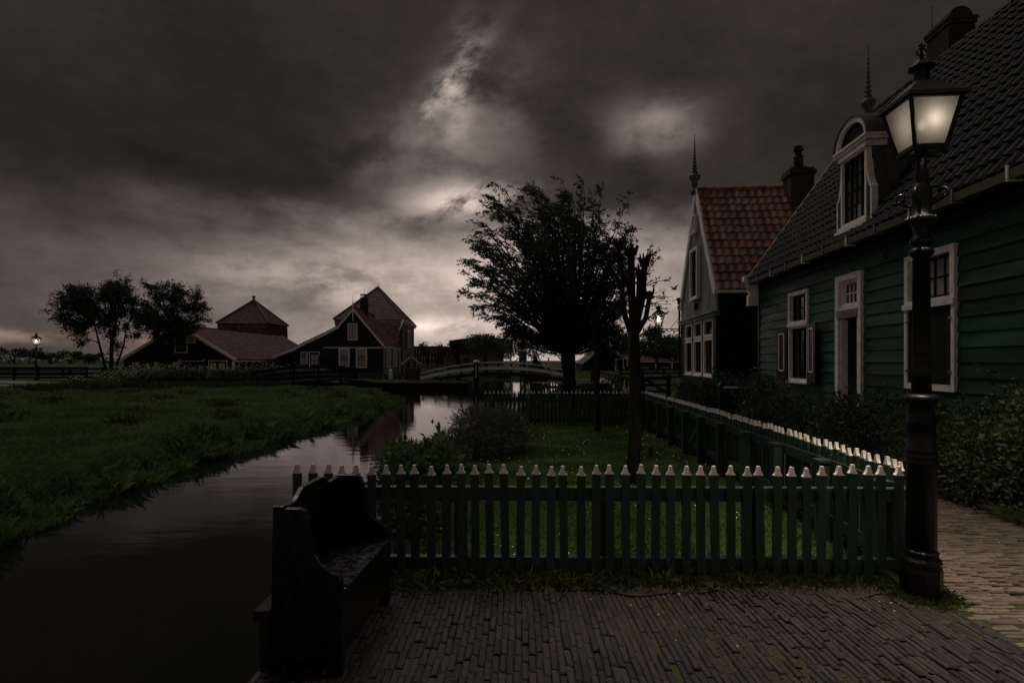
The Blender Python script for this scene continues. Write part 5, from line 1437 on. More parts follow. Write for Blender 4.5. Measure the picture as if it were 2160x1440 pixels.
pollard('tall knobbly pollarded trunk standing on the lawn behind the front fence', (1.60, 7.45, 0), 3.2, .088, 3,
        [(-.04, 0, 1.9, 3.02, .050), (.14, .02, 1.95, 2.88, .042), (-.16, .03, 1.85, 2.60, .038), (.19, -.02, 1.9, 2.45, .034), (-.20, 0, 2.4, 3.10, .030), (.08, .06, 1.9, 2.75, .036)], sh)
pollard('thin smaller pollarded trunk in front of the willow', (1.92, 12.8, 0), 2.75, .066, 8, [(0, 0, 1.6, 2.62, .060), (.10, .03, 1.75, 2.30, .035), (-.07, .0, 1.7, 2.45, .04)],
        [((0, 0, 2.3), (.7, 0, .6), .35), ((0, 0, 2.5), (-.6, 0, .6), .3), ((0, 0, 2.0), (-.7, 0, .2), .3), ((.02, 0, 2.55), (.1, 0, 1), .3)])

# trees and bushes further off
def small_tree(name, label, base, h, w, n, leaf, m, group='trees beyond the canal', trunk=.12, low=.15):
    root = empty(name, base, 0, label, 'tree', group)
    mb = MB(); mb.tube([(0, 0, -.2), (.1, 0, h * .3), (0, 0, h * .6)], [trunk, trunk * .8, trunk * .3], 7)
    rr = random.Random(int(abs(base[0] * 7 + base[1])))
    Pl = []
    for k in range(9):
        a_ = rr.uniform(0, 6.28); e_ = Vector((math.cos(a_) * w * .4, math.sin(a_) * w * .3, h * rr.uniform(.5, .9))); mb.tube([(0, 0, h * rr.uniform(.2, .4)), e_], [trunk * .4, trunk * .12], 5)
        k_ = n // 9; dv = unit(RNG.normal(size=(k_, 3)))
        Pl.append(np.array(e_) + dv * (RNG.uniform(.1, 1, (k_, 1)) ** .5) * np.array([w * .27, w * .25, h * .19]) * rr.uniform(.7, 1.2))
    mb.build('trunk', m_bark, root)
    P = np.concatenate(Pl); P = P[P[:, 2] > low * h]
    D = unit(RNG.normal(size=P.shape) + np.array([0, 0, .3]))
    link_mesh('crown', leaf_mesh('crown', P, D, leaf * RNG.uniform(.6, 1.4, len(P)), .55), m, root)
    return root
LAB = ['small tree at the left end of the row before the glass building', 'second small tree before the glass building', 'third small tree before the glass building', 'fourth small tree right of the glass building']
for i, (px_, top_) in enumerate(((882, 726), (902, 722), (922, 724), (944, 721))):
    Y = 100 + 2 * i; small_tree('row_tree', LAB[i], ((px_ - 1080) / 1200 * Y, Y, 0), 1.6 + (760 - top_) / 1200 * Y, 2.6, 420, .32, m_leafd, 'row of trees before the glass building', .1, .52)
small_tree('canal_willow_bush', 'broad green rounded tree behind the arched bridge', (-3.2, 68, 0), 4.6, 6.4, 5200, .24, mat('sallow_leaf', (0.10, 0.13, 0.06), .6, .3, 2, rnd=.35, trans=.4, spec=.12))
for i, (px_, Y, h, w, lab) in enumerate(((1130, 88, 6.0, 9, 'green tree behind the white drawbridge frame'), (1185, 84, 6.2, 9, 'tree seen beneath the willow crown left of its trunk'), (1345, 78, 6.4, 6, 'leafy tree between the black shed and the bracket lantern'), (1385, 74, 4.4, 5, 'tree below the bracket lantern before the low red-roofed building'), (1425, 80, 5.2, 6, 'tree beside the corner of the red-roofed house'), (1295, 92, 6.6, 6, 'tall tree rising behind the black shed'))):
    small_tree('village_tree', lab, ((px_ - 1080) / 1200 * Y, Y, 0), h, w, 4200, .28, m_leafd)
for i, (px_, Y, h, w, lab) in enumerate(((30, 230, 7.0, 12, 'round dark tree on the horizon at the far left edge'), (62, 235, 6.5, 9, 'second dark tree on the horizon near the left street lamp'), (105, 240, 4.6, 8, 'low dark tree on the horizon right of the left street lamp'), (148, 250, 5.5, 8, 'small spreading tree on the far horizon near the meadow tree'), (178, 250, 4.0, 9, 'flat low tree on the horizon behind the meadow tree'), (200, 255, 5.0, 6, 'narrow tree on the horizon by the meadow tree stems'))):
    small_tree('horizon_tree', lab, ((px_ - 1080) / 1200 * Y, Y, -.2), h, w, 700, .8, m_leafd, 'trees on the far horizon', .2)
hedge_far = MB()
fh = bush('horizon_hedge', 'long low dark hedge along the far left horizon', 'hedge', (-170, 260, -.2), [(k * 9, 0, .8, 6, 2, 1.7 + .6 * math.sin(k * 2.3)) for k in range(-12, 14)], 3500, 1.1, m_leafd, stems=0)

# shrubs
bush('yew_bush', 'spreading yew bush on the canal bank inside the lawn', 'bush', (-.58, 9.7, 0), [(-.35, .0, .22, .50, .6, .20), (.0, .3, .40, .50, .6, .20), (.38, .75, .52, .42, .6, .20), (-.62, -.3, .14, .40, .4, .18), (.15, -.25, .22, .55, .4, .20), (.55, .3, .34, .42, .5, .22), (-.1, .9, .50, .45, .5, .22), (.2, .1, .2, .6, .5, .22)], 17000, .075, m_yew, ratio=.20, up=.10, stems=12, hollow=.2)
bush('yew_bush', 'low trailing yew growing toward the water below the larger bush', 'bush', (-1.28, 7.8, -.05), [(-.05, .1, .20, .40, .5, .16), (-.25, .5, .30, .36, .4, .16), (.25, .5, .26, .4, .4, .18), (.05, -.35, .16, .38, .35, .15)], 7500, .070, m_yew, ratio=.20, up=.12, stems=8, hollow=.2)
bush('leafy_garden_plant', 'clump of broad-leaved green plants behind the front fence near the bench', 'plant', (-1.0, 5.35, 0), [(0, 0, .36, .26, .32, .38), (.22, .3, .45, .24, .3, .42), (-.16, .35, .40, .22, .3, .40), (.1, -.2, .22, .25, .2, .24)], 2400, .082, m_broad, ratio=.58, up=.45, stems=14, hollow=.25)
SB = [('dark leafy shrub at the corner of the red-roofed house', (6.0, 17.4, 0), [(-.3, .2, .5, .65, .8, .55), (.35, -.3, .6, .6, .7, .6), (.1, .5, .4, .7, .6, .5)], 5200, .075),
      ('shrub below the small shuttered window of the green house', (5.95, 13.3, .05), [(.0, .2, .55, .5, .7, .60), (-.2, -.5, .40, .5, .5, .45), (.2, .8, .7, .35, .5, .55)], 4800, .065),
      ('shrub left of the green house door', (5.55, 11.5, .05), [(-.1, .2, .38, .6, .6, .45), (.15, -.4, .42, .5, .5, .45), (-.35, .6, .3, .45, .5, .35)], 4800, .06),
      ('shrub between the green house door and the street lamp', (5.45, 9.0, .05), [(0, .3, .45, .55, .6, .50), (.1, -.4, .55, .5, .6, .55), (-.25, -.1, .32, .5, .6, .38), (.2, .9, .4, .4, .5, .4)], 6200, .06),
      ('large shrub right of the street lamp beside the brick path', (5.50, 6.9, .05), [(0, .2, .5, .55, .7, .55), (-.15, -.6, .5, .6, .6, .55), (.1, .9, .42, .5, .5, .48), (-.3, .3, .25, .4, .5, .3)], 7800, .058),
      ('shrub at the right edge of the picture under the green wall', (5.35, 5.2, .05), [(0, .3, .62, .55, .7, .68), (.05, -.5, .5, .55, .6, .6), (-.2, .9, .4, .45, .5, .45)], 6500, .058),
      ('tall loose shrub against the green wall at the right edge', (5.72, 6.15, .2), [(.02, 0, .85, .28, .45, .42), (-.05, .35, .65, .25, .3, .35)], 1100, .055)]
for i, (lab, bs, bl, n, sz) in enumerate(SB):
    bush('garden_shrub', lab, 'bush', bs, bl, n, sz, m_bush, 'shrubs along the green house', seed=i + 3, stems=9)
bush('garden_plant', 'light green leafy plant between the two back fences', 'plant', (2.75, 18.6, 0), [(0, 0, .4, .75, .5, .45), (.6, .3, .5, .5, .5, .5)], 2200, .09, m_broad, ratio=.55, stems=6)
bush('clipped_hedge', 'low clipped hedge in front of the black farmhouse', 'hedge', (-12.4, 47.5, 0), [(k * .55, 0, .22, .42, .4, .30) for k in range(-8, 9)], 6000, .12, m_hedge, stems=6)
bush('reed_clump', 'clump of reeds on the water edge under the bridge at left', 'reeds', (-2.0, 60, -.45), [(0, 0, .6, 1.3, .6, .75), (1.2, 0, .55, .8, .5, .7)], 1500, .35, m_weed, ratio=.15, up=1.6, stems=0)
bush('reed_clump', 'clump of reeds on the water edge under the bridge at right', 'reeds', (2.0, 60, -.45), [(0, 0, .6, 1.2, .6, .75)], 1200, .35, m_weed, ratio=.15, up=1.6, stems=0)
bush('climbing_shrub', 'leafy climber beside the black farmhouse door', 'bush', (-18.4, 57.3, 0), [(0, 0, .7, .6, .3, .7), (-.8, .1, 1.3, .3, .25, 1.0), (.6, 0, .5, .5, .3, .5), (-5.6, 0, .9, .9, .5, .8)], 2600, .16, m_bush, stems=6)

# ================================================================== far buildings
gb = empty('glass_fronted_building', (-16.5, 112, 0), 0, 'far low building with white-framed glass front behind the row of trees', 'building')
mb = MB(); mb.box(-3.6, 3.4, .3, 9, -.5, 4.1); mb.build('wall', m_dark, gb)
mb = MB(); mb.box(-3.9, 3.7, -.3, 9.2, 4.1, 4.4); mb.build('roof', m_darkroof, gb)
for k in range(13):
    mb = MB(); x = -3.5 + k * .56; mb.box(x, x + .07, 0, .1, -.4, 4.1); mb.build('mullion', m_white, gb)
for z in (.9, 1.9, 2.3, 3.2):
    mb = MB(); mb.box(-3.5, 3.3, .02, .09, z, z + .06); mb.build('transom', m_white, gb)
for k in range(12):
    mb = MB(); x = -3.43 + k * .56; mb.box(x, x + .49, .12, .16, -.4, 4.05); mb.build('pane', m_glass, gb)
mb = MB(); mb.box(-3.9, 3.7, -1.6, -1.5, -.4, .75); mb.build('low_wall', m_concrete, gb)
cb = empty('curved_roof_building', (-7.8, 112, 0), 0, 'far pale building under a dark curved ribbed roof', 'building')
mb = MB(); mb.box(-5.2, 6, 0, 10, -.5, 3.3); mb.build('wall', m_concrete, cb)
mb = MB(); pr = [(-4.2, 3.1)] + [(x, 5.45 + .65 * math.sin((x + 4.5) / 13 * math.pi)) for x in np.linspace(-4.5, 8, 12)] + [(8, 3.1)]
mb.prism(pr, lambda a_, z, t: (a_, t, z), -1.2, 9); cr_ = mb.build('roof', m_darkroof, cb)
for k in range(24):
    q = MB(); x = -4.1 + k * .5; q.box(x, x + .12, -1.3, -1.2, 3.15, 5.5 + .62 * math.sin((x + 4.5) / 13 * math.pi)); q.build('rib', m_black, cr_)
mb = MB(); mb.hexa([(-2.9, -1.6, .6), (-2.1, -1.6, .6), (-2.1, -1.3, .6), (-2.9, -1.3, .6)], [(-4.1, -1.6, 5.3), (-3.0, -1.6, 5.3), (-3.0, -1.3, 5.3), (-4.1, -1.3, 5.3)]); mb.build('slanted_fin', m_black, cb)
for k, (x0, x1, mm) in enumerate(((-6.9, -5.5, m_brown), (-5.4, -4.4, m_concrete), (-1.6, -.6, m_brown), (.2, .8, m_tile_r))):
    mb = MB(); mb.box(x0, x1, -.6, -.02, -.4, 2.6 - .3 * k); mb.build('facade_panel', mm, cb)

sh_ = empty('small_black_shed', (13.6, 85, 0), 0, 'small black shed with white kinked bargeboards behind the willow', 'shed')
sr = [(-3.2, 1.2), (-1.6, 2.4), (-.1, 4.95), (1.85, 2.75), (3.6, 1.85)]
mb = MB(); mb.prism([(-3.0, -.4)] + [(a_ * .95, z - .15) for a_, z in sr] + [(3.4, -.4)], lambda a_, z, t: (a_, t, z), .1, 9); mb.build('inner_wall', m_dark, sh_)
clap_wall(sh_, Tf, gable_lim([(a_ * .95, z - .12) for a_, z in sr]), -.3, 4.7, .24, m_black)
mb = MB(); mr_ = MB()
for a_, b__ in zip(sr[:-1], sr[1:]):
    for (y0, y1, t0, t1, q) in ((-.15, .02, -.26, .0, mb), (.022, 9, -.14, -.02, mr_)):
        q.hexa([(a_[0], y0, a_[1] + t0), (b__[0], y0, b__[1] + t0), (b__[0], y1, b__[1] + t0), (a_[0], y1, a_[1] + t0)], [(a_[0], y0, a_[1] + t1), (b__[0], y0, b__[1] + t1), (b__[0], y1, b__[1] + t1), (a_[0], y1, a_[1] + t1)])
mb.build('barge_board', m_white, sh_); mr_.build('roof', m_darkroof, sh_)
mb = MB(); wbox(mb, Tf, 1.85, 1.97, .1, 1.85, 0, .12); wbox(mb, Tf, 2.95, 3.07, .1, 1.85, 0, .12); wbox(mb, Tf, 1.97, 2.95, 1.75, 1.85, 0, .12); wbox(mb, Tf, 1.97, 2.95, .1, .18, 0, .12); mb.build('door_frame', m_white, sh_)
mb = MB(); wbox(mb, Tf, 1.97, 2.95, .18, 1.75, 0, .07); mb.build('door', m_black, sh_)
window(sh_, Tfw, 3.5, 4.1, .75, 1.55, 2, 3, .08, .1, panes=False, sill=False)
mb = MB(); mb.box(3.4, 4.6, .2, 5, -.4, 1.7); mb.build('side_wing', m_black, sh_)
for x in (1.75, 3.1): 
    mb = MB(); mb.bar((x, -.9, -.2), (x, -.1, .75), .09, .09); mb.build('stair_rail', m_white, sh_)
lw = empty('low_red_roofed_building', (27.5, 102, 0), 0, 'long low building with dull red roof behind the field gate', 'building')
mb = MB(); mb.box(-7, 8, 0, 7, -.4, 1.45); mb.build('wall', m_black, lw)
mb = MB(); mb.prism([(-.5, 1.45), (3.5, 3.25), (7.5, 1.45), (7.5, 1.3), (-.5, 1.3)], lambda a_, z, t: (t, a_, z), -7.3, 8.3); mb.build('roof', m_tile_r2, lw)
mb = MB(); mb.box(-7.3, 8.3, -.62, -.5, 1.27, 1.42); mb.build('gutter', m_white, lw)
for k in range(4):
    mb = MB(); x = -5.5 + k * 3.6; mb.box(x, x + .22, -.2, -.02, -.3, 1.27); mb.build('pillar', m_white, lw)
for k in range(3):
    mb = MB(); x = -4.6 + k * 3.6; mb.box(x, x + 1.6, -.12, -.02, -.1, .5); mb.build('planter_board', m_concrete, lw)
mb = MB()
for k in range(3):
    tpz = 0
si = empty('oval_sign_post', (24.2, 86, 0), 0, 'pale post with a small oval sign on the far grass', 'sign')
mb = MB(); mb.box(-.06, .06, -.06, .06, -.3, 2.0); mb.build('post', m_white, si)
mb = MB(); mb.lathe([(.02, -.03), (.42, -.03), (.42, .03), (.02, .03)], 16, sx=1, sy=.45); sg_ = mb.build('sign_board', m_white, si); sg_.location = (-.40, -.02, 1.45); sg_.rotation_euler = (R(90), 0, 0)

# white drawbridge frame and green box beyond the arched bridge
db = empty('drawbridge_frame', (-.6, 60.5, 0), 0, 'white timber drawbridge frame standing beyond the arched bridge', 'drawbridge')
mb = MB(); mb.box(.35, .55, -.1, .1, -.6, 2.35); mb.build('post', m_white, db)
mb = MB(); mb.box(-.1, 1.2, -.1, .1, 2.2, 2.32); mb.build('beam', m_white, db)
mb = MB(); mb.bar((.55, 0, 1.2), (1.5, 0, 2.0), .1, .1); mb.build('brace', m_white, db)
af = empty('white_a_frame', (3.0, 62, 0), 0, 'white-edged black A-frame beside the green box beyond the bridge', 'frame')
mb = MB(); mb.bar((-1.5, 0, -.6), (-.6, 0, 2.55), .14, .14); mb.bar((-.6, 0, 2.5), (1.1, 0, .3), .14, .14); mb.build('frame_leg', m_white, af)
mb = MB(); mb.prism([(-1.2, 0), (-.55, 2.25), (.85, .3), (.85, 0)], lambda a_, z, t: (a_, t, z), .1, .3); mb.build('panel', m_black, af)
mb = MB(); mb.box(.9, 1.06, -.1, .1, -.6, 1.9); mb.build('side_post', m_palewood, af)
gx_ = empty('green_box', (.75, 61.4, 0), 0, 'dark green painted box raised beside the white drawbridge frame', 'box')
mb = MB(); mb.box(0, .85, 0, .8, 1.55, 2.6); mb.build('body', m_greenbox, gx_)
mb = MB(); mb.box(-.05, .9, -.05, .85, 2.6, 2.75); mb.build('lid', m_white, gx_)
mb = MB(); mb.box(.1, .3, .1, .3, -.8, 1.55); mb.box(.55, .75, .1, .3, -.8, 1.55); mb.build('leg', m_black, gx_)

# roofed notice shelter, wheeled crate and bollard near the black farmhouse
nk = empty('roofed_well_shelter', (-9.3, 52.5, 0), 0, 'small black shelter with pale pitched roof by the end of the farmhouse', 'shelter')
for x in (-.35, .27):
    for y in (-.3, .3):
        mb = MB(); mb.box(x, x + .1, y, y + .1, -.2, 1.35); mb.build('post', m_black, nk)
mb = MB(); mb.box(-.34, .34, -.25, .35, -.2, .55); mb.build('body', m_black, nk)
for sg in (-1, 1):
    mb = MB(); mb.hexa([(sg * .85, -.55, 1.2), (0, -.55, 1.85), (0, .65, 1.85), (sg * .85, .65, 1.2)], [(sg * .85, -.55, 1.3), (0, -.55, 1.97), (0, .65, 1.97), (sg * .85, .65, 1.3)]); mb.build('roof', m_palewood if sg < 0 else m_tile_r2, nk)
wc = empty('wheeled_crate', (-7.75, 44.6, 0), R(8), 'dark red-brown crate cart standing on the quay left of the bridge', 'cart')
mb = MB(); mb.hexa([(-.45, -.35, .22), (.45, -.35, .22), (.45, .35, .22), (-.45, .35, .22)], [(-.6, -.45, .9), (.6, -.45, 1.0), (.6, .45, 1.0), (-.6, .45, .9)]); mb.build('body', m_brown, wc)
mb = MB(); mb.hexa([(-.62, -.47, .9), (.62, -.47, 1.0), (.62, .47, 1.0), (-.62, .47, .9)], [(-.62, -.47, .96), (.62, -.47, 1.06), (.62, .47, 1.06), (-.62, .47, .96)]); mb.build('lid', m_stump, wc)
for x in (-.4, .4):
    for y in (-.3, .3):
        mb = MB(); mb.box(x - .05, x + .05, y - .05, y + .05, -.02, .24); mb.build('leg', m_black, wc)
bo = empty('white_bollard', (-9.9, 46.4, 0), 0, 'short pale bollard with a round top at the end of the clipped hedge', 'bollard')
mb = MB(); mb.lathe([(.16, -.1), (.16, .45), (.20, .47), (.20, .52), (.10, .55), (.06, .6)], 12); mb.build('shaft', m_white, bo)
mb = MB(); mb.lathe([(.02, .60), (.12, .66), (.15, .75), (.12, .84), (.02, .90)], 12); mb.build('ball', m_white, bo, smooth=True)

# ================================================================== rail fences
def rail_fence(label, pts, h, rails, gap=2.0, group='dark post and rail fences', m=None, name='rail_fence', rw=.12):
    m = m or m_rail
    root = empty(name, (pts[0][0], pts[0][1], 0), 0, label, 'fence', group)
    o = Vector((pts[0][0], pts[0][1], 0))
    for a_, b__ in zip(pts[:-1], pts[1:]):
        A = Vector((a_[0], a_[1], 0)) - o; B = Vector((b__[0], b__[1], 0)) - o
        n = max(1, int(round((B - A).length / gap)))
        for k in range(n + 1):
            p_ = A.lerp(B, k / n); z0 = a_[2] if len(a_) > 2 else 0; z1 = b__[2] if len(b__) > 2 else 0; zb = z0 + (z1 - z0) * k / n
            mb = MB(); mb.box(p_.x - .07, p_.x + .07, p_.y - .05, p_.y + .05, zb - .4, zb + h + .05); mb.build('post', m, root)
        for r in rails:
            z0 = a_[2] if len(a_) > 2 else 0; z1 = b__[2] if len(b__) > 2 else 0
            mb = MB(); mb.bar(A + Vector((0, -.07, r + z0)), B + Vector((0, -.07, r + z1)), .04, rw); mb.build('rail', m, root)
    return root
rail_fence('dark post-and-rail fence along the road at far left', [(-46, 46), (-38, 45.6), (-33, 45.8), (-27, 47)], 1.0, (.25, .58, .92), 2.2, rw=.16)
rail_fence('second rail fence on the meadow behind the left street lamp', [(-60, 54), (-48, 52.5), (-38.5, 51.5)], 1.0, (.3, .65, .95), 2.2)
fbr = rail_fence('dark railing of the small plank footbridge over the inlet', [(-16.2, 35.6, .02), (-14.2, 37.0, .30), (-12.0, 39.9, .30), (-11.4, 41.6, .12)], .85, (.2, .5, .84), 1.6, rw=.17)
mb = MB()
for k in range(22):
    t = k / 21; x = -16.2 + 4.5 * t - (-16.2) + .9; y = 35.6 + 5.6 * t - 35.6
    mb.box(x - .85, x + .85, y - .12, y + .12, .02 + .25 * math.sin(t * math.pi), .08 + .25 * math.sin(t * math.pi))
mb.build('plank_deck', m_timber, fbr)
rail_fence('dark railing beside the path between the willow and the bridge', [(4.25, 29.5), (5.2, 36), (6.0, 43)], .95, (.35, .62, .9), 1.5)
rail_fence('dark rails along the meadow right of the bridge', [(8.2, 43), (12, 45), (18, 46)], .9, (.3, .6, .88), 2.0)
# trellis fence with white zigzag beyond the lawn
zf = empty('zigzag_trellis_fence', (3.46, 15.0, 0), math.atan2(13.0, .80), 'dark fence with white zigzag trellis beside the path beyond the lawn', 'fence')
for k in range(14):
    mb = MB(); mb.box(k * 1.0 - .04, k * 1.0 + .04, -.04, .04, -.2, 1.08); mb.build('post', m_rail, zf)
for z in (1.02, .72, .32):
    mb = MB(); mb.box(-.05, 13.05, .04, .08, z, z + .08); mb.build('rail', m_rail if z != .32 else m_fence, zf)
for k in range(13):
    mb = MB(); mb.bar((k + .05, .10, .80), (k + .5, .10, .42), .02, .085, (0, 1, 0)); mb.bar((k + .5, .10, .42), (k + .95, .10, .80), .02, .085, (0, 1, 0)); mb.build('white_zigzag', m_white, zf)
    mb = MB(); mb.box(k - .02, k + .02, .085, .11, .78, 1.0); mb.build('white_stile', m_white, zf)
# field gate
fg = empty('field_gate', (5.45, 24.2, 0), R(2), 'dark wooden field gate with diagonal brace beyond the lawn', 'gate')
for x in (0, 1.22):
    mb = MB(); mb.box(x - .08, x + .08, -.06, .06, -.3, 1.0); mb.build('post', m_rail, fg)
for z in (.22, .50, .78):
    mb = MB(); mb.box(.08, 1.14, -.03, .03, z, z + .11); mb.build('bar', m_rail, fg)
mb = MB(); mb.bar((.15, -.05, .84), (1.05, -.05, .28), .05, .12); mb.build('brace', m_rail, fg)
# small green gate by the house corner
gg = empty('small_green_gate', (5.45, 15.0, .05), R(-3), 'low green board gate with white capping by the corner of the green house', 'gate')
for k in range(5):
    mb = MB(); mb.box(.12 + k * .12, .115 + (k + 1) * .12, -.015, .015, .08, .82); mb.build('board', m_fence, gg)
for x in (0, .74):
    mb = MB(); mb.box(x, x + .10, -.05, .05, -.2, .90); mb.prism([(x - .02, .90), (x + .05, .98), (x + .12, .90)], lambda a_, z, t: (a_, t, z), -.06, .06); mb.build('post', m_fence, gg)
mb = MB(); mb.box(.11, .73, -.03, .03, .82, .86); mb.build('white_cap', m_white, gg)
pk = empty('plank_rack', (5.15, 12.35, .05), R(-10), 'low weathered plank rack half hidden by shrubs near the house', 'rack')
for z in (.30, .56):
    mb = MB(); mb.box(0, .55, -.02, .02, z, z + .12); mb.build('plank', m_stump, pk)
for x in (.02, .47):
    mb = MB(); mb.box(x, x + .06, .02, .08, -.1, .72); mb.build('post', m_stump, pk)
# short stump post on the lawn
sp_ = MB().lathe([(.032, -.1), (.034, .15), (.030, .185), (.01, .19)], 8).build('short_wooden_post', m_stump)
sp_.location = (2.29, 9.4, 0); tag(sp_, 'short wooden post stuck in the lawn right of the pollarded trunk', 'post')
# bird in flight
bi = empty('flying_bird', (7.0, 24.5, 4.65), R(20), 'small dark bird in flight left of the gabled house', 'bird')
mb = MB(); mb.tube([(-.16, 0, 0), (-.09, 0, .015), (0, 0, .02), (.08, 0, .02), (.12, 0, .015)], [.008, .03, .042, .03, .006], 8); mb.build('body', m_feather, bi, smooth=True)
for sg in (-1, 1):
    mb = MB(); mb.add([(.05, sg * .02, .03), (-.06, sg * .02, .03), (-.08, sg * .16, .13), (.03, sg * .17, .14), (-.06, sg * .34, .18), (-.02, sg * .33, .19)], [(0, 1, 2, 3), (3, 2, 4, 5)]); mb.build('wing', m_feather, bi)

# ================================================================== GRASS, FLOWERS, WEEDS
def scatter(n, x0, x1, y0, y1, ok=None):
    x = RNG.uniform(x0, x1, n); y = RNG.uniform(y0, y1, n)
    if ok is not None:
        k = ok(x, y); x, y = x[k], y[k]
    return x, y
dry = lambda x, y: water_dist(x, y) < -.03
def fx_np(y): return 2.86 + 0.44 * (y - 4.15) / 10.1
# lawn
X, Y_ = [], []
for (n, y0, y1) in ((70000, 4.15, 7), (46000, 7, 10.5), (32000, 10.5, 14.6)):
    x, y = scatter(n, -1.5, 3.3, y0, y1, lambda x, y: dry(x, y) & (x < fx_np(y) + .02)); X.append(x); Y_.append(y)
x = np.concatenate(X); y = np.concatenate(Y_)
bare = np.exp(-((y - 9.0 - .2 * np.sin(x * 2)) / .45) ** 2) * .75
k = RNG.uniform(0, 1, len(x)) > bare; x, y = x[k], y[k]
clump = .75 + .5 * np.sin(x * 3.1 + np.sin(y * 2.3) * 2) * np.sin(y * 2.7 + 1)
blades('lawn_grass', x, y, ground_z(x, y) - .01, RNG.uniform(.03, .075, len(x)) * np.clip(clump, .5, 1.4), RNG.uniform(.005, .009, len(x)) * (1 + y / 12), .5, m_grass, label='green grass of the fenced lawn', cat='grass')
x, y = scatter(620, -1.0, 3.2, 4.3, 14, lambda x, y: dry(x, y) & (x < fx_np(y)) & (np.sin(x * 2.1 + 1) * np.sin(y * 1.7) > -.35))
n = len(x); z = ground_z(x, y) + RNG.uniform(.035, .075, n); r = RNG.uniform(.004, .008, n) * (1 + y / 18)
ang = np.linspace(0, 2 * np.pi, 7)[:-1]; tl = RNG.normal(0, .25, (n, 2))
V = np.stack([x[:, None] + r[:, None] * np.cos(ang), y[:, None] + r[:, None] * np.sin(ang), z[:, None] + r[:, None] * (tl[:, :1] * np.cos(ang) + tl[:, 1:] * np.sin(ang))], -1).reshape(-1, 3)
tag(link_mesh('daisies', np_mesh('daisies', V, np.arange(6 * n).reshape(-1, 6)), m_daisy), 'tiny white daisies scattered over the lawn', 'flowers', kind='stuff')
# left bank
X, Y_, H_, W_ = [], [], [], []
for (n, x0, y0, y1, h, w) in ((45000, -8.5, 4.5, 9, (.06, .15), .009), (80000, -13, 5, 12, (.06, .15), .010), (80000, -22, 12, 20, (.07, .17), .016), (70000, -33, 20, 34.5, (.08, .19), .028), (26000, -46, 28, 45, (.10, .22), .045)):
    x, y = scatter(n, x0, -5.0, y0, y1, dry); X.append(x); Y_.append(y); H_.append(RNG.uniform(*h, len(x))); W_.append(np.full(len(x), w))
x = np.concatenate(X); y = np.concatenate(Y_); h = np.concatenate(H_); w = np.concatenate(W_)
onroad = (np.abs(y - np.interp(x, [-48, -40, -33, -29.5], [31, 33, 34.5, 36])) < 1.8) & (x < -29)
x, y, h, w = [q[~onroad] for q in (x, y, h, w)]
cl = np.sin(x * 1.9 + 2 * np.sin(y * .9)) * np.sin(y * 1.6 + x * .4); h = h * np.clip(.85 + .5 * cl, .45, 1.5) * np.where((x < -24) & (y > 24), .35, 1.0)
blades('bank_grass', x, y, ground_z(x, y) - .02, h, w, .55, m_grassb, label='green pasture grass of the left canal bank', cat='grass')
# long overhanging grass at the water edges
yy = RNG.uniform(5, 34, 16000); xx = np.interp(yy, LB_Y, LB_X) - RNG.uniform(-.12, .55, len(yy)) + .10 * np.sin(yy * 2.1) + .07 * np.sin(yy * 5.3 + 1)
cl = .7 + .6 * np.sin(yy * 3.3) * np.sin(yy * 1.1 + 1)
blades('bank_edge_grass', xx, yy, np.maximum(ground_z(xx, yy), WATER_Z - .02), RNG.uniform(.14, .36, len(yy)) * np.clip(cl, .5, 1.4), RNG.uniform(.008, .014, len(yy)) * (1 + yy / 20), .6, m_grassb, label='long grass overhanging the left water edge', cat='grass')
yy = RNG.uniform(4.4, 40, 6000); xx = np.interp(yy, RB_Y, RB_X) + RNG.uniform(-.1, .5, len(yy))
blades('right_edge_grass', xx, yy, np.maximum(ground_z(xx, yy), WATER_Z - .02), RNG.uniform(.10, .26, len(yy)), RNG.uniform(.008, .014, len(yy)) * (1 + yy / 20), .6, m_grass, label='grass along the right water edge', cat='grass')
# far meadows
x, y = scatter(60000, -24, 34, 14.6, 90, lambda x, y: dry(x, y) & ((x < 3.3) & (x > -1) & (y < 30) | (y > 24) & (x > 5) | (y > 41) & (x < -3)))
blades('far_meadow_grass', x, y, ground_z(x, y) - .02, RNG.uniform(.10, .26, len(x)), RNG.uniform(.02, .05, len(x)) * (1 + y / 70), .5, m_grassb, label='meadow grass beyond the fences and round the bridge', cat='grass')
# cow parsley band
x, y = scatter(26000, -27, -13.5, 33.0, 42.5, lambda x, y: (water_dist(x, y) < -.4) & (y > 34.5 + .10 * (x + 27)) & (np.sin(x * .9) * np.sin(y * .8 + 1) > -.75))
hh = (.42 + .50 * np.clip((y - 34) / 5, 0, 1)) * RNG.uniform(.6, 1.35, len(x))
blades('cow_parsley', x, y, ground_z(x, y) - .03, hh, RNG.uniform(.03, .07, len(x)), .35, m_parsley, label='tall cow parsley growing in front of the long barn', cat='wild flowers')
k = RNG.uniform(0, 1, len(x)) < .32; x, y, hh = x[k], y[k], hh[k]; n = len(x)
P = np.stack([x, y, ground_z(x, y) + hh * RNG.uniform(.8, 1.15, n)], 1) + RNG.normal(0, .03, (n, 3))
D = unit(RNG.normal(0, 1, (n, 3)) * np.array([1, 1, .25]))
tag(link_mesh('cow_parsley_flowers', leaf_mesh('cow_parsley_flowers', P, D, RNG.uniform(.05, .12, n), .9), m_umbel), 'cream white flower heads of the cow parsley', 'wild flowers', kind='stuff')
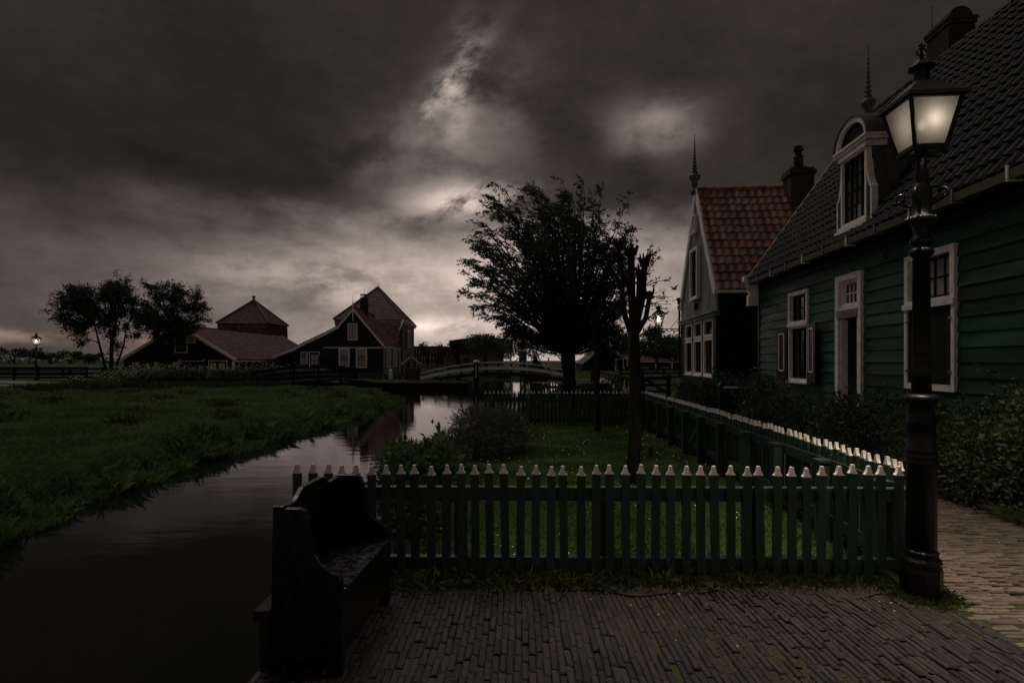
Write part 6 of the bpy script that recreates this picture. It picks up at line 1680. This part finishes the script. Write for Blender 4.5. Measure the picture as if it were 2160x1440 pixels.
# dark tussocks on the pasture
x, y = scatter(90, -32, -6.5, 9, 33, lambda x, y: water_dist(x, y) < -.6)
X, Y_ = [], []
for a_, b__ in zip(x, y):
    n = int(RNG.integers(30, 90)); X.append(a_ + RNG.normal(0, .22, n)); Y_.append(b__ + RNG.normal(0, .16, n))
x = np.concatenate(X); y = np.concatenate(Y_)
blades('pasture_tussocks', x, y, ground_z(x, y) - .02, RNG.uniform(.12, .34, len(x)), RNG.uniform(.02, .04, len(x)), .5, m_weed, label='dark tussocks dotted over the left pasture', cat='grass')
# ditch-side tall grass line
x = RNG.uniform(-25.5, -14, 6000); y = 27.5 + (x + 34) * .31 + RNG.normal(0, .55, len(x))
k = water_dist(x, y) < -.3; x, y = x[k], y[k]
blades('ditch_grass', x, y, ground_z(x, y) - .03, RNG.uniform(.22, .55, len(x)), RNG.uniform(.02, .045, len(x)), .4, m_weed, label='taller rough grass along the ditch across the pasture', cat='grass')
# weeds and soil under the front fence
soil = MB()
for k in range(44):
    xa, xb = -1.5 + k * .1, -1.5 + (k + 1) * .1
    e = lambda x: 3.93 + .05 * math.sin(x * 5) + .03 * math.sin(x * 13) - .10 * max(0, (x - 1.6)) * .6
    soil.add([(xa, e(xa), .004), (xb, e(xb), .004), (xb, 4.35, .012), (xa, 4.35, .012)], [(0, 1, 2, 3)])
tag(soil.build('soil_strip', m_soil), 'dark earth strip under the front fence', 'soil', kind='structure')
x = RNG.uniform(-1.5, 2.85, 7500); y = 4.10 + RNG.normal(0, .085, len(x)); k = (y > 3.86); x, y = x[k], y[k]
blades('fence_weeds', x, y, np.full(len(x), .0), RNG.uniform(.025, .10, len(x)) * (1 + .8 * (RNG.uniform(0, 1, len(x)) < .06)), RNG.uniform(.003, .006, len(x)), .8, m_weed, label='weeds and grass at the foot of the front fence', cat='weeds')
a_ = RNG.uniform(0, 2 * np.pi, 1500); rr_ = .125 + np.abs(RNG.normal(0, .05, 1500)); x = LX + rr_ * np.cos(a_); y = LY + rr_ * np.sin(a_)
blades('lamp_base_grass', x, y, np.full(len(x), .0), RNG.uniform(.02, .06, len(x)), RNG.uniform(.004, .008, len(x)), .8, m_weed, label='tuft of grass and moss round the foot of the street lamp', cat='weeds')
y = RNG.uniform(3.2, 13.5, 5200); x = 4.98 + .10 * np.sin(y * 2.3) + np.abs(RNG.normal(0, .16, len(y))) - .06
blades('path_edge_plants', x, y, np.full(len(x), -.01), RNG.uniform(.05, .22, len(x)), RNG.uniform(.008, .02, len(x)), .8, m_weed, label='low plants spilling on to the path from the shrub bed', cat='weeds')
# moss crumbs in the paving joints
x = RNG.uniform(-.6, 2.85, 5200); x = np.round((x + 1.3) / .0385) * .0385 - 1.3 + RNG.normal(0, .004, len(x)); y = RNG.uniform(2.2, 3.95, len(x))
k = np.sin(x * 2.3 + 1) * np.sin(y * 3.1 + x) + RNG.normal(0, .35, len(x)) > .12; x, y = x[k], y[k]
blades('joint_moss', x, y, np.full(len(x), -.008), RNG.uniform(.006, .016, len(x)), RNG.uniform(.006, .014, len(x)), 1.2, mat('joint_moss_green', (0.11, 0.12, 0.022), .8, .3, 20, rnd=.4), label='yellow green moss in the paving joints', cat='moss')
# fallen petals and leaf litter
x = RNG.uniform(.4, 3.2, 60); y = 3.6 + RNG.normal(0, .22, 60); P = np.stack([x, y, np.full(60, .012)], 1)
D = unit(RNG.normal(0, 1, (60, 3)) * np.array([1, 1, .12]))
tag(link_mesh('fallen_petals', leaf_mesh('fallen_petals', P, D, RNG.uniform(.008, .022, 60), .5), mat('pale_petal', (.5, .42, .36), .7, .2, 10)), 'pale fallen petals and leaf bits on the pavement', 'litter', kind='stuff')
